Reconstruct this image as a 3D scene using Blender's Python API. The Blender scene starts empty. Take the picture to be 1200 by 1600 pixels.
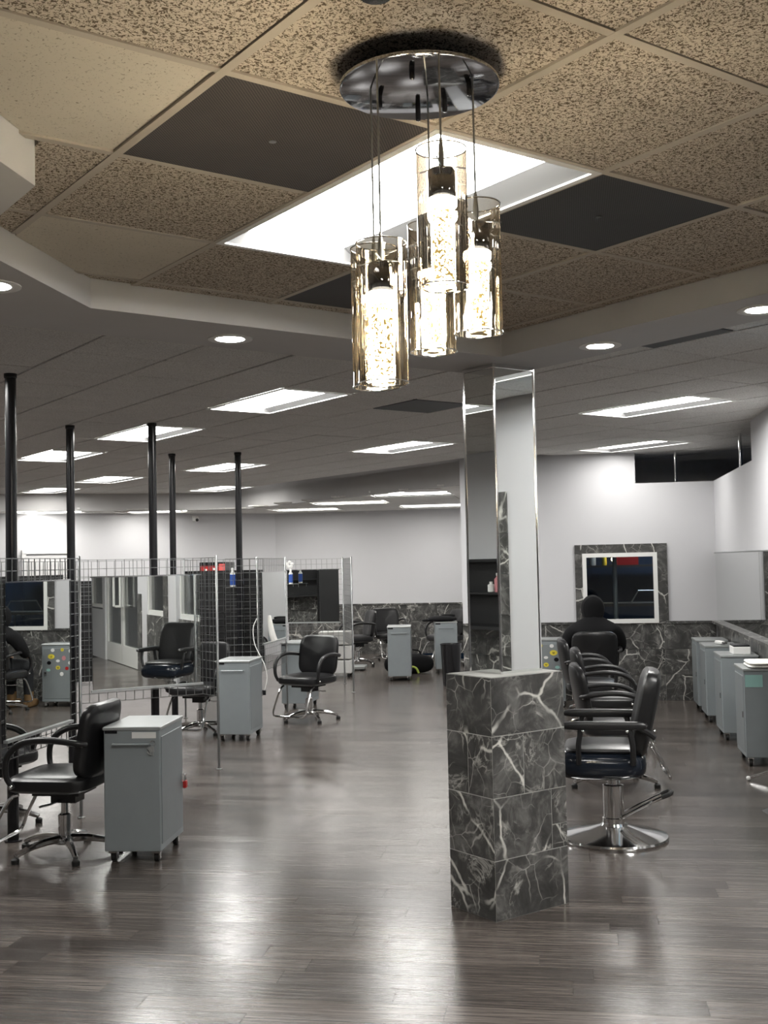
import bpy, math, random
from mathutils import Matrix, Vector
random.seed(7)
scene = bpy.context.scene
COL = scene.collection

# ------------------------------------------------------------------ camera
F_PX, PITCH, ROLL, CAM_Z = 1769.0, 0.0448, -0.0211, 1.74
cam_data = bpy.data.cameras.new('camera')
cam_data.sensor_fit = 'VERTICAL'
cam_data.sensor_height = 24.0
cam_data.lens = 24.0 * F_PX / 1600.0
cam_data.clip_start = 0.05
cam = bpy.data.objects.new('camera', cam_data)
COL.objects.link(cam)
cp, sp, cr, sr = math.cos(PITCH), math.sin(PITCH), math.cos(ROLL), math.sin(ROLL)
R0 = Matrix(((1, 0, 0), (0, 0, -1), (0, 1, 0)))
RX = Matrix(((1, 0, 0), (0, cp, sp), (0, -sp, cp)))
RZ = Matrix(((cr, -sr, 0), (sr, cr, 0), (0, 0, 1)))
RC = RZ @ RX @ R0
m = Matrix.Identity(4)
for i in range(3):
    m[i][0], m[i][1], m[i][2] = RC[0][i], -RC[1][i], -RC[2][i]
m[2][3] = CAM_Z
cam.matrix_world = m
scene.camera = cam

# ------------------------------------------------------------------ world, exposure
world = bpy.data.worlds.new('night')
world.use_nodes = True
world.node_tree.nodes['Background'].inputs['Color'].default_value = (0.02, 0.035, 0.06, 1)
world.node_tree.nodes['Background'].inputs['Strength'].default_value = 0.25
scene.world = world
scene.view_settings.view_transform = 'Standard'
scene.view_settings.look = 'None'
scene.view_settings.gamma = 1.0
scene.view_settings.use_curve_mapping = False
scene.view_settings.exposure = 0.18
LENS_STRENGTH = 38.0        # fluorescent troffers
DOWN_STRENGTH = 60.0        # downlights
CORE_STRENGTH = 190.0         # pendant crystal rods
scene.cycles.max_bounces = 10
scene.cycles.diffuse_bounces = 5
scene.cycles.glossy_bounces = 6
scene.cycles.transparent_max_bounces = 16
scene.cycles.caustics_reflective = False
scene.cycles.caustics_refractive = False
scene.cycles.sample_clamp_indirect = 6.0

# ------------------------------------------------------------------ frames of the room
AU = 2.196                                   # direction of the ceiling grid
UX, UY = math.cos(AU), math.sin(AU)
VX, VY = math.sin(AU), -math.cos(AU)
ROT_G = math.atan2(VY, VX)                   # local x along v, local y along u
ROT_D = ROT_G - math.pi / 4                  # the diagonal walls
DX, DY = math.cos(ROT_D), math.sin(ROT_D)
def G(u, v, z=0.0): return Vector((u * UX + v * VX, u * UY + v * VY, z))
def D(a, b, z=0.0): return Vector((a * DX - b * DY, a * DY + b * DX, z))
def to_uv(x, y): return (x * UX + y * UY, x * VX + y * VY)
def to_d(x, y): return (x * DX + y * DY, -x * DY + y * DX)
def in_view(p, marg=0.08):
    c = RC @ (Vector(p) - Vector((0, 0, CAM_Z)))
    if c.z < 0.2: return False
    x, y = (F_PX * c.x / c.z) / 1200, (F_PX * c.y / c.z) / 1600
    return abs(x) < 0.5 + marg and abs(y) < 0.5 + marg

# ------------------------------------------------------------------ mesh builder
class MB:
    def __init__(s): s.v, s.f = [], []
    def add(s, vs, fs):
        n = len(s.v); s.v += [tuple(p) for p in vs]; s.f += [tuple(i + n for i in f) for f in fs]; return s
    def box(s, c, d, rz=0.0, rx=0.0, ry=0.0):
        M = Matrix.Rotation(rz, 3, 'Z') @ Matrix.Rotation(ry, 3, 'Y') @ Matrix.Rotation(rx, 3, 'X')
        vs = [Vector(c) + M @ Vector((x * d[0] / 2, y * d[1] / 2, z * d[2] / 2)) for x in (-1, 1) for y in (-1, 1) for z in (-1, 1)]
        return s.add(vs, [(0, 1, 3, 2), (4, 6, 7, 5), (0, 4, 5, 1), (2, 3, 7, 6), (0, 2, 6, 4), (1, 5, 7, 3)])
    def cbox(s, c, d, b):                       # box with chamfered upright and top edges
        x, y, z = d[0] / 2, d[1] / 2, d[2] / 2
        def ring(k, zz): return [(c[0] + px, c[1] + py, c[2] + zz) for px, py in
            ((-x + k, -y), (x - k, -y), (x, -y + k), (x, y - k), (x - k, y), (-x + k, y), (-x, y - k), (-x, -y + k))]
        def ring2(k, zz): return [(c[0] + px * (1 - k / x), c[1] + py * (1 - k / y), c[2] + zz) for px, py in
            ((-x + b, -y), (x - b, -y), (x, -y + b), (x, y - b), (x - b, y), (-x + b, y), (-x, y - b), (-x, -y + b))]
        rs = [ring2(b, -z), ring(b, -z + b), ring(b, z - b), ring2(b, z)]
        vs = sum(rs, []); fs = [tuple(range(7, -1, -1)), tuple(range(24, 32))]
        for k in range(3):
            for i in range(8):
                j = (i + 1) % 8; fs.append((k * 8 + i, k * 8 + j, k * 8 + 8 + j, k * 8 + 8 + i))
        return s.add(vs, fs)
    def tube(s, pts, r, n=8, smooth=0, closed=False):
        P = [Vector(p) for p in pts]
        R = list(r) if hasattr(r, '__len__') else [r] * len(P)
        if smooth:
            Q, S = [], []
            for i in range(len(P) - 1):
                p0, p1, p2, p3 = P[max(i - 1, 0)], P[i], P[i + 1], P[min(i + 2, len(P) - 1)]
                for k in range(smooth):
                    t = k / smooth
                    Q.append(0.5 * ((2 * p1) + (p2 - p0) * t + (2 * p0 - 5 * p1 + 4 * p2 - p3) * t * t + (3 * p1 - p0 - 3 * p2 + p3) * t ** 3))
                    S.append(R[i] * (1 - t) + R[i + 1] * t)
            P, R = Q + [P[-1]], S + [R[-1]]
        vs, fs, up = [], [], None
        N = len(P)
        for i, p in enumerate(P):
            t = (P[min(i + 1, N - 1)] - P[max(i - 1, 0)]).normalized()
            if up is None: up = Vector((0, 0, 1)) if abs(t.z) < 0.9 else Vector((1, 0, 0))
            a = t.cross(up)
            if a.length < 1e-4: a = t.orthogonal()
            a.normalize(); b = a.cross(t).normalized(); up = b
            for k in range(n):
                th = 2 * math.pi * k / n + math.pi / n
                vs.append(p + (a * math.cos(th) + b * math.sin(th)) * R[i])
        for i in range(N - 1):
            for k in range(n):
                k2 = (k + 1) % n
                fs.append((i * n + k, i * n + k2, (i + 1) * n + k2, (i + 1) * n + k))
        fs.append(tuple(range(n - 1, -1, -1))); fs.append(tuple(range((N - 1) * n, N * n)))
        return s.add(vs, fs)
    def lathe(s, prof, n=24, c=(0, 0, 0)):      # prof: (radius, z) list
        vs, fs = [], []
        for r, z in prof:
            for k in range(n):
                th = 2 * math.pi * k / n
                vs.append((c[0] + max(r, 1e-4) * math.cos(th), c[1] + max(r, 1e-4) * math.sin(th), c[2] + z))
        for i in range(len(prof) - 1):
            for k in range(n):
                k2 = (k + 1) % n
                fs.append((i * n + k, i * n + k2, (i + 1) * n + k2, (i + 1) * n + k))
        if prof[0][0] > 1e-3: fs.append(tuple(range(n - 1, -1, -1)))
        if prof[-1][0] > 1e-3: fs.append(tuple(range((len(prof) - 1) * n, len(prof) * n)))
        return s.add(vs, fs)
    def pad(s, c, d, e1=0.45, e2=0.35, nu=28, nv=12, rx=0.0, bend=0.0, rz=0.0, crown=0.0):   # rounded cushion
        sg = lambda a, e: math.copysign(abs(a) ** e, a)
        M = Matrix.Rotation(rz, 3, 'Z') @ Matrix.Rotation(rx, 3, 'X')
        vs, fs = [], []
        for i in range(nv + 1):
            ph = -math.pi / 2 + math.pi * i / nv
            for k in range(nu):
                th = 2 * math.pi * k / nu
                x = sg(math.cos(ph), e1) * sg(math.cos(th), e2)
                y = sg(math.cos(ph), e1) * sg(math.sin(th), e2)
                z = sg(math.sin(ph), e1)
                p = Vector((x * d[0] / 2, y * d[1] / 2, z * d[2] / 2))
                p.z += bend * x * x + (crown * (1 - x * x) * (1 - y * y) if z > 0 else 0)
                vs.append(Vector(c) + M @ p)
        for i in range(nv):
            for k in range(nu):
                k2 = (k + 1) % nu
                fs.append((i * nu + k, i * nu + k2, (i + 1) * nu + k2, (i + 1) * nu + k))
        return s.add(vs, fs)
    def prism(s, poly, z0, z1):
        n = len(poly)
        vs = [(p[0], p[1], z0) for p in poly] + [(p[0], p[1], z1) for p in poly]
        fs = [tuple(range(n - 1, -1, -1)), tuple(range(n, 2 * n))]
        for i in range(n):
            j = (i + 1) % n; fs.append((i, j, n + j, n + i))
        return s.add(vs, fs)
    def quad(s, a, b, c, d): return s.add([a, b, c, d], [(0, 1, 2, 3)])
    def mesh(s, name, mat, smooth=False):
        me = bpy.data.meshes.new(name)
        me.from_pydata(s.v, [], s.f); me.update()
        if mat: me.materials.append(mat)
        if smooth:
            me.shade_smooth()
            try: me.set_sharp_from_angle(angle=math.radians(38))
            except Exception: pass
        return me

def obj(name, mb, mat, parent=None, loc=None, rz=0.0, smooth=False):
    me = mb if isinstance(mb, bpy.types.Mesh) else mb.mesh(name, mat, smooth)
    o = bpy.data.objects.new(name, me); COL.objects.link(o)
    if parent: o.parent = parent
    if loc is not None: o.location = loc
    o.rotation_euler = (0, 0, rz)
    return o
def tag(o, label, cat, group=None):
    o['label'] = label; o['category'] = cat
    if group: o['group'] = group
    return o
def thing(name, label, cat, loc=(0, 0, 0), rz=0.0, group=None):
    o = bpy.data.objects.new(name, None); COL.objects.link(o)
    o.empty_display_size = 0.1
    o.location = loc; o.rotation_euler = (0, 0, rz)
    return tag(o, label, cat, group)
def struct(name, mb, mat, loc=None, rz=0.0, smooth=False):
    o = obj(name, mb, mat, None, loc, rz, smooth); o['kind'] = 'structure'; return o
def dup(root, loc, rz, label, group=None):
    r = root.copy(); COL.objects.link(r); r.location = loc; r.rotation_euler = (0, 0, rz); r['label'] = label
    if group: r['group'] = group
    for ch in list(root.children):
        c = ch.copy(); COL.objects.link(c); c.parent = r
        for g in list(ch.children):
            d = g.copy(); COL.objects.link(d); d.parent = c
    return r

# ------------------------------------------------------------------ materials
class NT:
    def __init__(s, name):
        s.m = bpy.data.materials.new(name); s.m.use_nodes = True
        s.t = s.m.node_tree; s.n = s.t.nodes
        s.b = s.n['Principled BSDF']; s.out = s.n['Material Output']
    def new(s, ty, **kw):
        n = s.n.new(ty)
        for k, v in kw.items(): setattr(n, k, v)
        return n
    def link(s, a, b): s.t.links.new(a, b)
    def ramp(s, src, stops):
        r = s.new('ShaderNodeValToRGB'); e = r.color_ramp.elements
        while len(e) < len(stops): e.new(0.5)
        for el, (p, c) in zip(e, stops):
            el.position = p; el.color = (c, c, c, 1) if not hasattr(c, '__len__') else tuple(c) + (1,)
        s.link(src, r.inputs[0]); return r.outputs[0]
    def math(s, op, a, b=None):
        n = s.new('ShaderNodeMath', operation=op)
        for i, x in enumerate((a, b)):
            if x is None: continue
            if isinstance(x, (int, float)): n.inputs[i].default_value = x
            else: s.link(x, n.inputs[i])
        return n.outputs[0]
    def mix(s, fac, a, b):
        n = s.new('ShaderNodeMix', data_type='RGBA')
        if isinstance(fac, (int, float)): n.inputs[0].default_value = fac
        else: s.link(fac, n.inputs[0])
        for i, x in ((6, a), (7, b)):
            if hasattr(x, '__len__'): n.inputs[i].default_value = tuple(x) + (1,)
            else: s.link(x, n.inputs[i])
        return n.outputs[2]
    def coords(s, rand=True, scale=(1, 1, 1)):
        tc = s.new('ShaderNodeTexCoord'); mp = s.new('ShaderNodeMapping')
        mp.inputs['Scale'].default_value = scale
        s.link(tc.outputs['Object'], mp.inputs['Vector'])
        if not rand: return mp.outputs[0]
        oi = s.new('ShaderNodeObjectInfo'); vm = s.new('ShaderNodeVectorMath', operation='SCALE')
        vm.inputs[0].default_value = (37.1, 71.3, 53.7); s.link(oi.outputs['Random'], vm.inputs['Scale'])
        ad = s.new('ShaderNodeVectorMath', operation='ADD')
        s.link(mp.outputs[0], ad.inputs[0]); s.link(vm.outputs[0], ad.inputs[1]); return ad.outputs[0]
    def noise(s, vec, scale, detail=3, rough=0.55, dist=0.0):
        n = s.new('ShaderNodeTexNoise'); n.inputs['Scale'].default_value = scale
        n.inputs['Detail'].default_value = detail; n.inputs['Roughness'].default_value = rough
        n.inputs['Distortion'].default_value = dist; s.link(vec, n.inputs['Vector']); return n
    def bump(s, h, strength=0.3, dist=0.002):
        b = s.new('ShaderNodeBump'); b.inputs['Strength'].default_value = strength
        b.inputs['Distance'].default_value = dist; s.link(h, b.inputs['Height']); s.link(b.outputs[0], s.b.inputs['Normal'])
    def base(s, c):
        if hasattr(c, '__len__'): s.b.inputs['Base Color'].default_value = tuple(c) + (1,)
        else: s.link(c, s.b.inputs['Base Color'])
    def set(s, **kw):
        for k, v in kw.items():
            i = s.b.inputs[k.replace('_', ' ')]
            if hasattr(v, 'is_linked') or hasattr(v, 'links'): s.link(v, i)
            else: i.default_value = v
        return s.m

def plain(name, c, rough=0.5, metal=0.0, grain=0.0, gs=60.0, spec=0.5):
    t = NT(name)
    if grain:
        n = t.noise(t.coords(), gs, 3)
        t.base(t.mix(n.outputs[0], tuple(x * (1 - grain) for x in c), tuple(min(1, x * (1 + grain)) for x in c)))
    else: t.base(c)
    return t.set(Roughness=rough, Metallic=metal, Specular_IOR_Level=spec)
def emit(name, c, st):
    t = NT(name); t.base((0, 0, 0))
    t.b.inputs['Emission Color'].default_value = tuple(c) + (1,)
    return t.set(Emission_Strength=st, Roughness=0.6)

def mk_marble():
    t = NT('grey veined marble'); co = t.coords()
    nz = t.noise(co, 2.2, 4, 0.6)
    wob = t.new('ShaderNodeVectorMath', operation='SCALE'); wob.inputs['Scale'].default_value = 0.16
    t.link(nz.outputs['Color'], wob.inputs[0])
    ad = t.new('ShaderNodeVectorMath', operation='ADD'); t.link(co, ad.inputs[0]); t.link(wob.outputs[0], ad.inputs[1])
    def vein(sc, w, vec):
        v = t.new('ShaderNodeTexVoronoi', feature='DISTANCE_TO_EDGE'); v.inputs['Scale'].default_value = sc
        t.link(vec, v.inputs['Vector']); return t.ramp(v.outputs['Distance'], [(0.0, 1), (w * 0.45, 0.75), (w, 0)])
    mask1 = t.ramp(t.noise(co, 3.1, 2).outputs[0], [(0.43, 0), (0.55, 1)])
    mask2 = t.ramp(t.noise(co, 5.0, 2).outputs[0], [(0.45, 0), (0.65, 1)])
    v1 = t.math('MULTIPLY', vein(2.3, 0.020, ad.outputs[0]), mask1)
    v2 = t.math('MULTIPLY', t.math('MULTIPLY', vein(7.0, 0.022, ad.outputs[0]), mask2), 0.5)
    blot = t.math('MULTIPLY', t.ramp(t.noise(co, 2.6, 6, 0.62, 0.8).outputs[0], [(0.63, 0), (0.70, 0.8)]), 1.0)
    cloud = t.ramp(t.noise(co, 6.0, 6, 0.66, 0.8).outputs[0], [(0.3, (0.034, 0.034, 0.033)), (0.5, (0.068, 0.067, 0.065)), (0.70, (0.19, 0.187, 0.18))])
    rn = t.math('ABSOLUTE', t.math('SUBTRACT', t.noise(co, 4.5, 5, 0.6, 1.2).outputs[0], 0.5))
    swirl = t.math('MULTIPLY', t.ramp(rn, [(0.0, 0.5), (0.012, 0.25), (0.03, 0)]), t.ramp(t.noise(co, 3.7, 2).outputs[0], [(0.48, 0), (0.6, 1)]))
    fac = t.math('MINIMUM', t.math('ADD', t.math('ADD', t.math('ADD', v1, v2), swirl), blot), 1.0)
    t.base(t.mix(fac, cloud, (0.62, 0.61, 0.57)))
    return t.set(Roughness=0.28, Specular_IOR_Level=0.4)

def mk_fissured(name, c, pit, strong=True):
    t = NT(name); co = t.coords()
    n = t.noise(co, 125, 2, 0.6, 1.2)
    r = t.ramp(n.outputs[0], [(0.505, 0), (0.565, 0.95)] if strong else [(0.62, 0), (0.68, 0.8)])
    big = t.noise(co, 3, 3)
    cc = t.mix(big.outputs[0], tuple(x * 0.88 for x in c), tuple(x * 1.08 for x in c))
    t.base(t.mix(r, cc, pit))
    t.bump(t.math('SUBTRACT', 1.0, r), 0.5, 0.003)
    return t.set(Roughness=0.95, Specular_IOR_Level=0.1)

def mk_perforated(name, c):
    t = NT(name); co = t.coords(False)
    sx = t.new('ShaderNodeSeparateXYZ'); t.link(co, sx.inputs[0])
    k = 2 * math.pi / 0.0095
    a = t.math('SINE', t.math('MULTIPLY', sx.outputs[0], k)); b = t.math('SINE', t.math('MULTIPLY', sx.outputs[1], k))
    h = t.ramp(t.math('MULTIPLY', a, b), [(0.05, 0), (0.3, 1)])
    smear = t.noise(co, 5, 4, 0.6, 0.6)
    cc = t.mix(smear.outputs[0], tuple(x * 0.7 for x in c), tuple(x * 1.3 for x in c))
    t.base(t.mix(h, cc, (0.012, 0.011, 0.011)))
    return t.set(Roughness=0.55, Metallic=0.2)

def mk_wood():
    t = NT('grey brown vinyl plank')
    tc = t.new('ShaderNodeTexCoord'); oi = t.new('ShaderNodeObjectInfo')
    vm = t.new('ShaderNodeVectorMath', operation='SCALE'); vm.inputs[0].default_value = (17.3, 31.1, 11.9)
    t.link(oi.outputs['Random'], vm.inputs['Scale'])
    ad = t.new('ShaderNodeVectorMath', operation='ADD'); t.link(tc.outputs['Object'], ad.inputs[0]); t.link(vm.outputs[0], ad.inputs[1])
    mp = t.new('ShaderNodeMapping'); mp.inputs['Scale'].default_value = (0.9, 24, 1); t.link(ad.outputs[0], mp.inputs[0])
    g = t.noise(mp.outputs[0], 2.6, 6, 0.66, 0.15)
    mp2 = t.new('ShaderNodeMapping'); mp2.inputs['Scale'].default_value = (3, 90, 1); t.link(ad.outputs[0], mp2.inputs[0])
    fine = t.noise(mp2.outputs[0], 3.0, 3)
    tone = t.math('ADD', t.math('MULTIPLY', g.outputs[0], 0.62), t.math('ADD', t.math('MULTIPLY', fine.outputs[0], 0.22), t.math('MULTIPLY', oi.outputs['Random'], 0.10)))
    t.base(t.ramp(tone, [(0.36, (0.034, 0.028, 0.025)), (0.5, (0.094, 0.080, 0.071)), (0.66, (0.19, 0.168, 0.152))]))
    rg = t.ramp(t.noise(ad.outputs[0], 1.5, 4).outputs[0], [(0.3, 0.155), (0.7, 0.235)])
    t.link(rg, t.b.inputs['Roughness'])
    t.bump(t.math('ADD', g.outputs[0], t.math('MULTIPLY', fine.outputs[0], 0.5)), 0.34, 0.0012)
    return t.set(Specular_IOR_Level=0.52)

def mk_glass(name, tint, fmix=0.12, tint_edge=None):
    t = NT(name); t.n.remove(t.b)
    tr = t.new('ShaderNodeBsdfTransparent'); gl = t.new('ShaderNodeBsdfGlossy'); mx = t.new('ShaderNodeMixShader')
    gl.inputs['Roughness'].default_value = 0.02; gl.inputs['Color'].default_value = (1, 1, 1, 1)
    lw = t.new('ShaderNodeLayerWeight'); lw.inputs['Blend'].default_value = 0.35
    if tint_edge:
        c = t.mix(lw.outputs['Facing'], tint, tint_edge); t.link(c, tr.inputs['Color'])
    else: tr.inputs['Color'].default_value = tuple(tint) + (1,)
    f = t.math('ADD', t.math('MULTIPLY', lw.outputs['Fresnel'], 0.9), fmix * 0.3)
    t.link(f, mx.inputs[0]); t.link(tr.outputs[0], mx.inputs[1]); t.link(gl.outputs[0], mx.inputs[2])
    t.link(mx.outputs[0], t.out.inputs['Surface']); return t.m

def mk_core():
    t = NT('bubble crystal glowing'); co = t.coords()
    v = t.new('ShaderNodeTexVoronoi'); v.inputs['Scale'].default_value = 200; t.link(co, v.inputs['Vector'])
    n = t.noise(co, 40, 3)
    sp_ = t.ramp(t.math('ADD', v.outputs['Distance'], t.math('MULTIPLY', n.outputs[0], 0.6)), [(0.60, 0), (0.90, 1)])
    c = t.mix(sp_, (1.0, 0.93, 0.78), (0.55, 0.36, 0.10))
    t.link(c, t.b.inputs['Emission Color'])
    t.link(t.ramp(sp_, [(0, 1.0), (1, 0.08)]), t.b.inputs['Emission Strength'])
    st = t.math('MULTIPLY', t.ramp(sp_, [(0, 1.0), (1, 0.004)]), CORE_STRENGTH); t.link(st, t.b.inputs['Emission Strength'])
    t.base((0.3, 0.25, 0.15)); return t.set(Roughness=0.2)

M = {}
M['marble'] = mk_marble()
M['tile_tray'] = mk_fissured('fissured ceiling tile', (0.64, 0.57, 0.48), (0.12, 0.09, 0.06))
M['tile_plain'] = mk_fissured('pinhole ceiling tile', (0.66, 0.61, 0.52), (0.25, 0.21, 0.16), False)
M['tile_far'] = mk_fissured('old white ceiling tile', (0.88, 0.87, 0.84), (0.60, 0.58, 0.55))
M['tbar_tray'] = plain('tan grid bar', (0.50, 0.45, 0.38), 0.6)
M['gap_shade'] = plain('dark gap shade', (0.03, 0.03, 0.03), 0.7)  # near-black slab colour painted as shade in the gaps between ceiling tiles
M['perf'] = mk_perforated('brown perforated metal', (0.11, 0.095, 0.085))
M['perf_black'] = mk_perforated('black perforated metal', (0.05, 0.048, 0.047))
M['wall'] = plain('white painted wall', (0.63, 0.63, 0.65), 0.7, grain=0.02, gs=3)
M['drywall'] = plain('soffit paint', (0.60, 0.59, 0.585), 0.75, grain=0.04, gs=4)
M['white'] = plain('white enamel', (0.82, 0.82, 0.80), 0.4)
M['wood'] = mk_wood()
M['joint'] = plain('plank joint', (0.015, 0.013, 0.012), 0.6)
M['grout'] = plain('pale grout', (0.42, 0.42, 0.40), 0.8)
M['mirror'] = plain('mirror silver', (0.86, 0.885, 0.87), 0.008, 1.0)
M['chrome'] = plain('chrome', (0.80, 0.80, 0.80), 0.10, 1.0)
M['steel'] = plain('brushed steel wire', (0.36, 0.37, 0.37), 0.28, 1.0)
M['polish'] = plain('polished dark nickel', (0.40, 0.40, 0.41), 0.06, 1.0)
M['leather'] = plain('black vinyl upholstery', (0.012, 0.012, 0.013), 0.32, grain=0.3, gs=140)
M['leather_navy'] = plain('glossy navy black vinyl', (0.010, 0.014, 0.022), 0.14)
M['arm'] = plain('black moulded plastic', (0.016, 0.016, 0.017), 0.35)
M['rubber'] = plain('black rubber', (0.012, 0.012, 0.012), 0.6)
M['black_metal'] = plain('black painted metal', (0.010, 0.010, 0.012), 0.25)
M['black_board'] = plain('black board', (0.008, 0.008, 0.009), 0.5)
M['cart'] = plain('grey enamel steel', (0.31, 0.345, 0.36), 0.36, 0.2, grain=0.06, gs=9)
M['cart_dark'] = plain('darker grey enamel steel', (0.25, 0.275, 0.285), 0.40, 0.2, grain=0.06, gs=9)
M['cart_top'] = plain('worn steel cart top', (0.44, 0.46, 0.46), 0.30, 0.4, grain=0.1, gs=12)
M['lens_half'] = emit('half bright fluorescent lens', (1.0, 0.98, 0.94), LENS_STRENGTH * 0.4)
M['lens_dim'] = emit('dimmed fluorescent lens', (1.0, 0.975, 0.92), LENS_STRENGTH * 0.35)  # set dimmer so the far wall stays darker
M['reflector'] = plain('satin reflector greyed as shade', (0.19, 0.19, 0.19), 0.5)  # white sides, greyed in colour so they look shaded next to the lens
M['lens'] = emit('lit fluorescent lens', (1.0, 0.985, 0.95), LENS_STRENGTH)
M['down'] = emit('lit downlight lens', (1.0, 0.97, 0.90), DOWN_STRENGTH)
M['core'] = mk_core()
M['cap_glow'] = emit('glowing crystal cap', (1.0, 0.95, 0.83), CORE_STRENGTH * 0.9)
M['smoke_glass'] = mk_glass('smoked amber glass', (0.93, 0.90, 0.84), 0.2, (0.55, 0.44, 0.28))
M['glass'] = mk_glass('window glass', (0.86, 0.90, 0.90), 0.12)
M['red'] = plain('red plastic', (0.42, 0.02, 0.02), 0.35)
M['pinkred'] = plain('faded red print', (0.62, 0.11, 0.10), 0.5)
M['yellow'] = plain('yellow print', (0.75, 0.62, 0.06), 0.5)
M['lime'] = plain('lime fabric', (0.45, 0.55, 0.10), 0.7)
M['paper'] = plain('white paper', (0.82, 0.82, 0.80), 0.7)
M['blue'] = plain('blue label', (0.03, 0.09, 0.38), 0.4)
M['teal'] = plain('teal paper', (0.36, 0.62, 0.58), 0.7)
M['pink'] = plain('pink print', (0.60, 0.25, 0.27), 0.5)
M['cloth'] = plain('black fleece', (0.010, 0.010, 0.011), 0.95, grain=0.3, gs=90, spec=0.2)
M['cloth2'] = plain('charcoal denim', (0.030, 0.031, 0.034), 0.9, grain=0.2, gs=120, spec=0.2)
M['skin'] = plain('skin', (0.42, 0.25, 0.17), 0.55)
M['boot'] = plain('tan suede', (0.24, 0.14, 0.06), 0.8)
M['towel'] = plain('white terry towel', (0.80, 0.79, 0.75), 0.95, grain=0.06, gs=160)
M['navy_wall'] = plain('dark blue wall', (0.02, 0.04, 0.085), 0.6)
M['shelf'] = plain('dark wood shelf', (0.05, 0.04, 0.03), 0.5)
M['ground'] = plain('asphalt', (0.05, 0.05, 0.05), 0.9, grain=0.2)
M['sky_poster'] = plain('blue printed film', (0.10, 0.32, 0.52), 0.4, grain=0.35, gs=6)
M['door_grey'] = plain('pale grey door paint', (0.66, 0.66, 0.66), 0.5)

# ------------------------------------------------------------------ floor
Z_OUT, Z_TRAY, Z_SOF, Z_BACK = 3.03, 2.85, 2.74, 2.74
floor = struct('floor', MB().prism([G(-7, -6), G(-7, 13), G(26, 13), G(26, -6)], -0.2, -0.004), M['joint'])
PW, PL = 0.155, 1.22
cand = []
for r in range(10, 170):
    b = r * PW
    off = random.random() * PL
    for k in range(-10, 9):
        a = off + k * PL
        c = D(a + PL / 2, b + PW / 2)
        uu, vv = to_uv(c.x, c.y)
        if not (-7 < uu < 24 and -6 < vv < 12.9): continue
        cand.append((c.length, a, b, any(in_view(D(a + q * PL, b + PW / 2), 0.01) for q in (0, 0.25, 0.5, 0.75, 1))))
near = sorted(x for x in cand if x[3])[:285]
nearset = set((x[1], x[2]) for x in near)
plank_me = MB().box((0, 0, -0.004), (PL - 0.0016, PW - 0.0016, 0.008)).mesh('plank', M['wood'])
for _, a, b, _v in near:
    obj('plank', plank_me, None, floor, D(a + PL / 2, b + PW / 2), ROT_D)
mb = MB()
for _, a, b, v in cand:
    if (a, b) in nearset: continue
    mb.box((a + PL / 2, b + PW / 2, -0.004), (PL - 0.0016, PW - 0.0016, 0.008))
far = obj('distant_planks', mb, M['wood'], floor, None, ROT_D); far['kind'] = 'stuff'

# ------------------------------------------------------------------ walls
def wall(name, p, q, t, z0, z1, mat=None, side=1):           # slab from p to q, thickness t away from the room
    d = (q - p).normalized(); n = Vector((-d.y, d.x, 0)) * side
    P = [p, q, q + n * t, p + n * t]
    if side < 0: P = P[::-1]
    return struct(name, MB().prism(P, z0, z1), mat or M['wall'])
WR = 14.2
# the wall with the dark window: built round the opening
w_back = struct('wall_back', MB(), M['wall'])
mb = MB()
def dslab(mb, a0, a1, b0, b1, z0, z1): mb.prism([D(a0, b0), D(a1, b0), D(a1, b1), D(a0, b1)], z0, z1)
dslab(mb, -1.32, 0.17, WR, WR + 0.14, 0, 3.2)
dslab(mb, 0.17, 0.84, WR, WR + 0.14, 1.80, 3.2)
dslab(mb, 0.17, 0.84, WR, WR + 0.14, 0, 0.95)
dslab(mb, 0.84, 1.07, WR, WR + 0.14, 1.80, 2.65)
dslab(mb, 0.84, 1.07, WR, WR + 0.14, 0, 0.95)
dslab(mb, 1.07, 1.77, WR, WR + 0.14, 0, 2.65)
bpy.data.objects.remove(w_back)
w_back = struct('wall_back', mb, M['wall'])
mb = MB()
dslab(mb, 1.77, 1.90, 6.9, WR + 0.14, 0, 2.65)
dslab(mb, 1.77, 1.90, 6.9, 11.3, 2.65, 3.2)
w_right = struct('wall_right', mb, M['wall'])
mb = MB(); dslab(mb, 0.2, 5.0, 15.7, 15.8, 2.62, 3.3); struct('wall_plenum', mb, M['wall'])
mb = MB(); dslab(mb, -1.32, -1.20, WR + 0.14, 21.5, 0, 3.2); struct('wall_return', mb, M['wall'])
CN = G(19.2, 11.23)                                           # far corner
CB = to_d(CN.x, CN.y)[1]
mb = MB(); dslab(mb, to_d(CN.x, CN.y)[0] - 0.15, -1.2, CB, CB + 0.15, 0, 3.2); w_far = struct('wall_far', mb, M['wall'])
w_left = wall('wall_left', CN, G(22.0, -5.0), 0.15, 0, 3.2, side=-1)
wall('wall_side', G(21.6, -1.3), G(5.0, -1.3), 0.15, 0, 3.3, side=-1)
wall('wall_alcove', G(5.0, -1.3), G(5.0, -5.0), 0.15, 0, 3.3, side=-1)
wall('wall_camera_side', G(5.0, -5.0), G(-6.0, -5.0), 0.15, 0, 3.3, side=-1)
wall('wall_rear', G(-6.0, -5.0), G(-6.0, 6.2), 0.15, 0, 3.3, side=-1)

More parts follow.
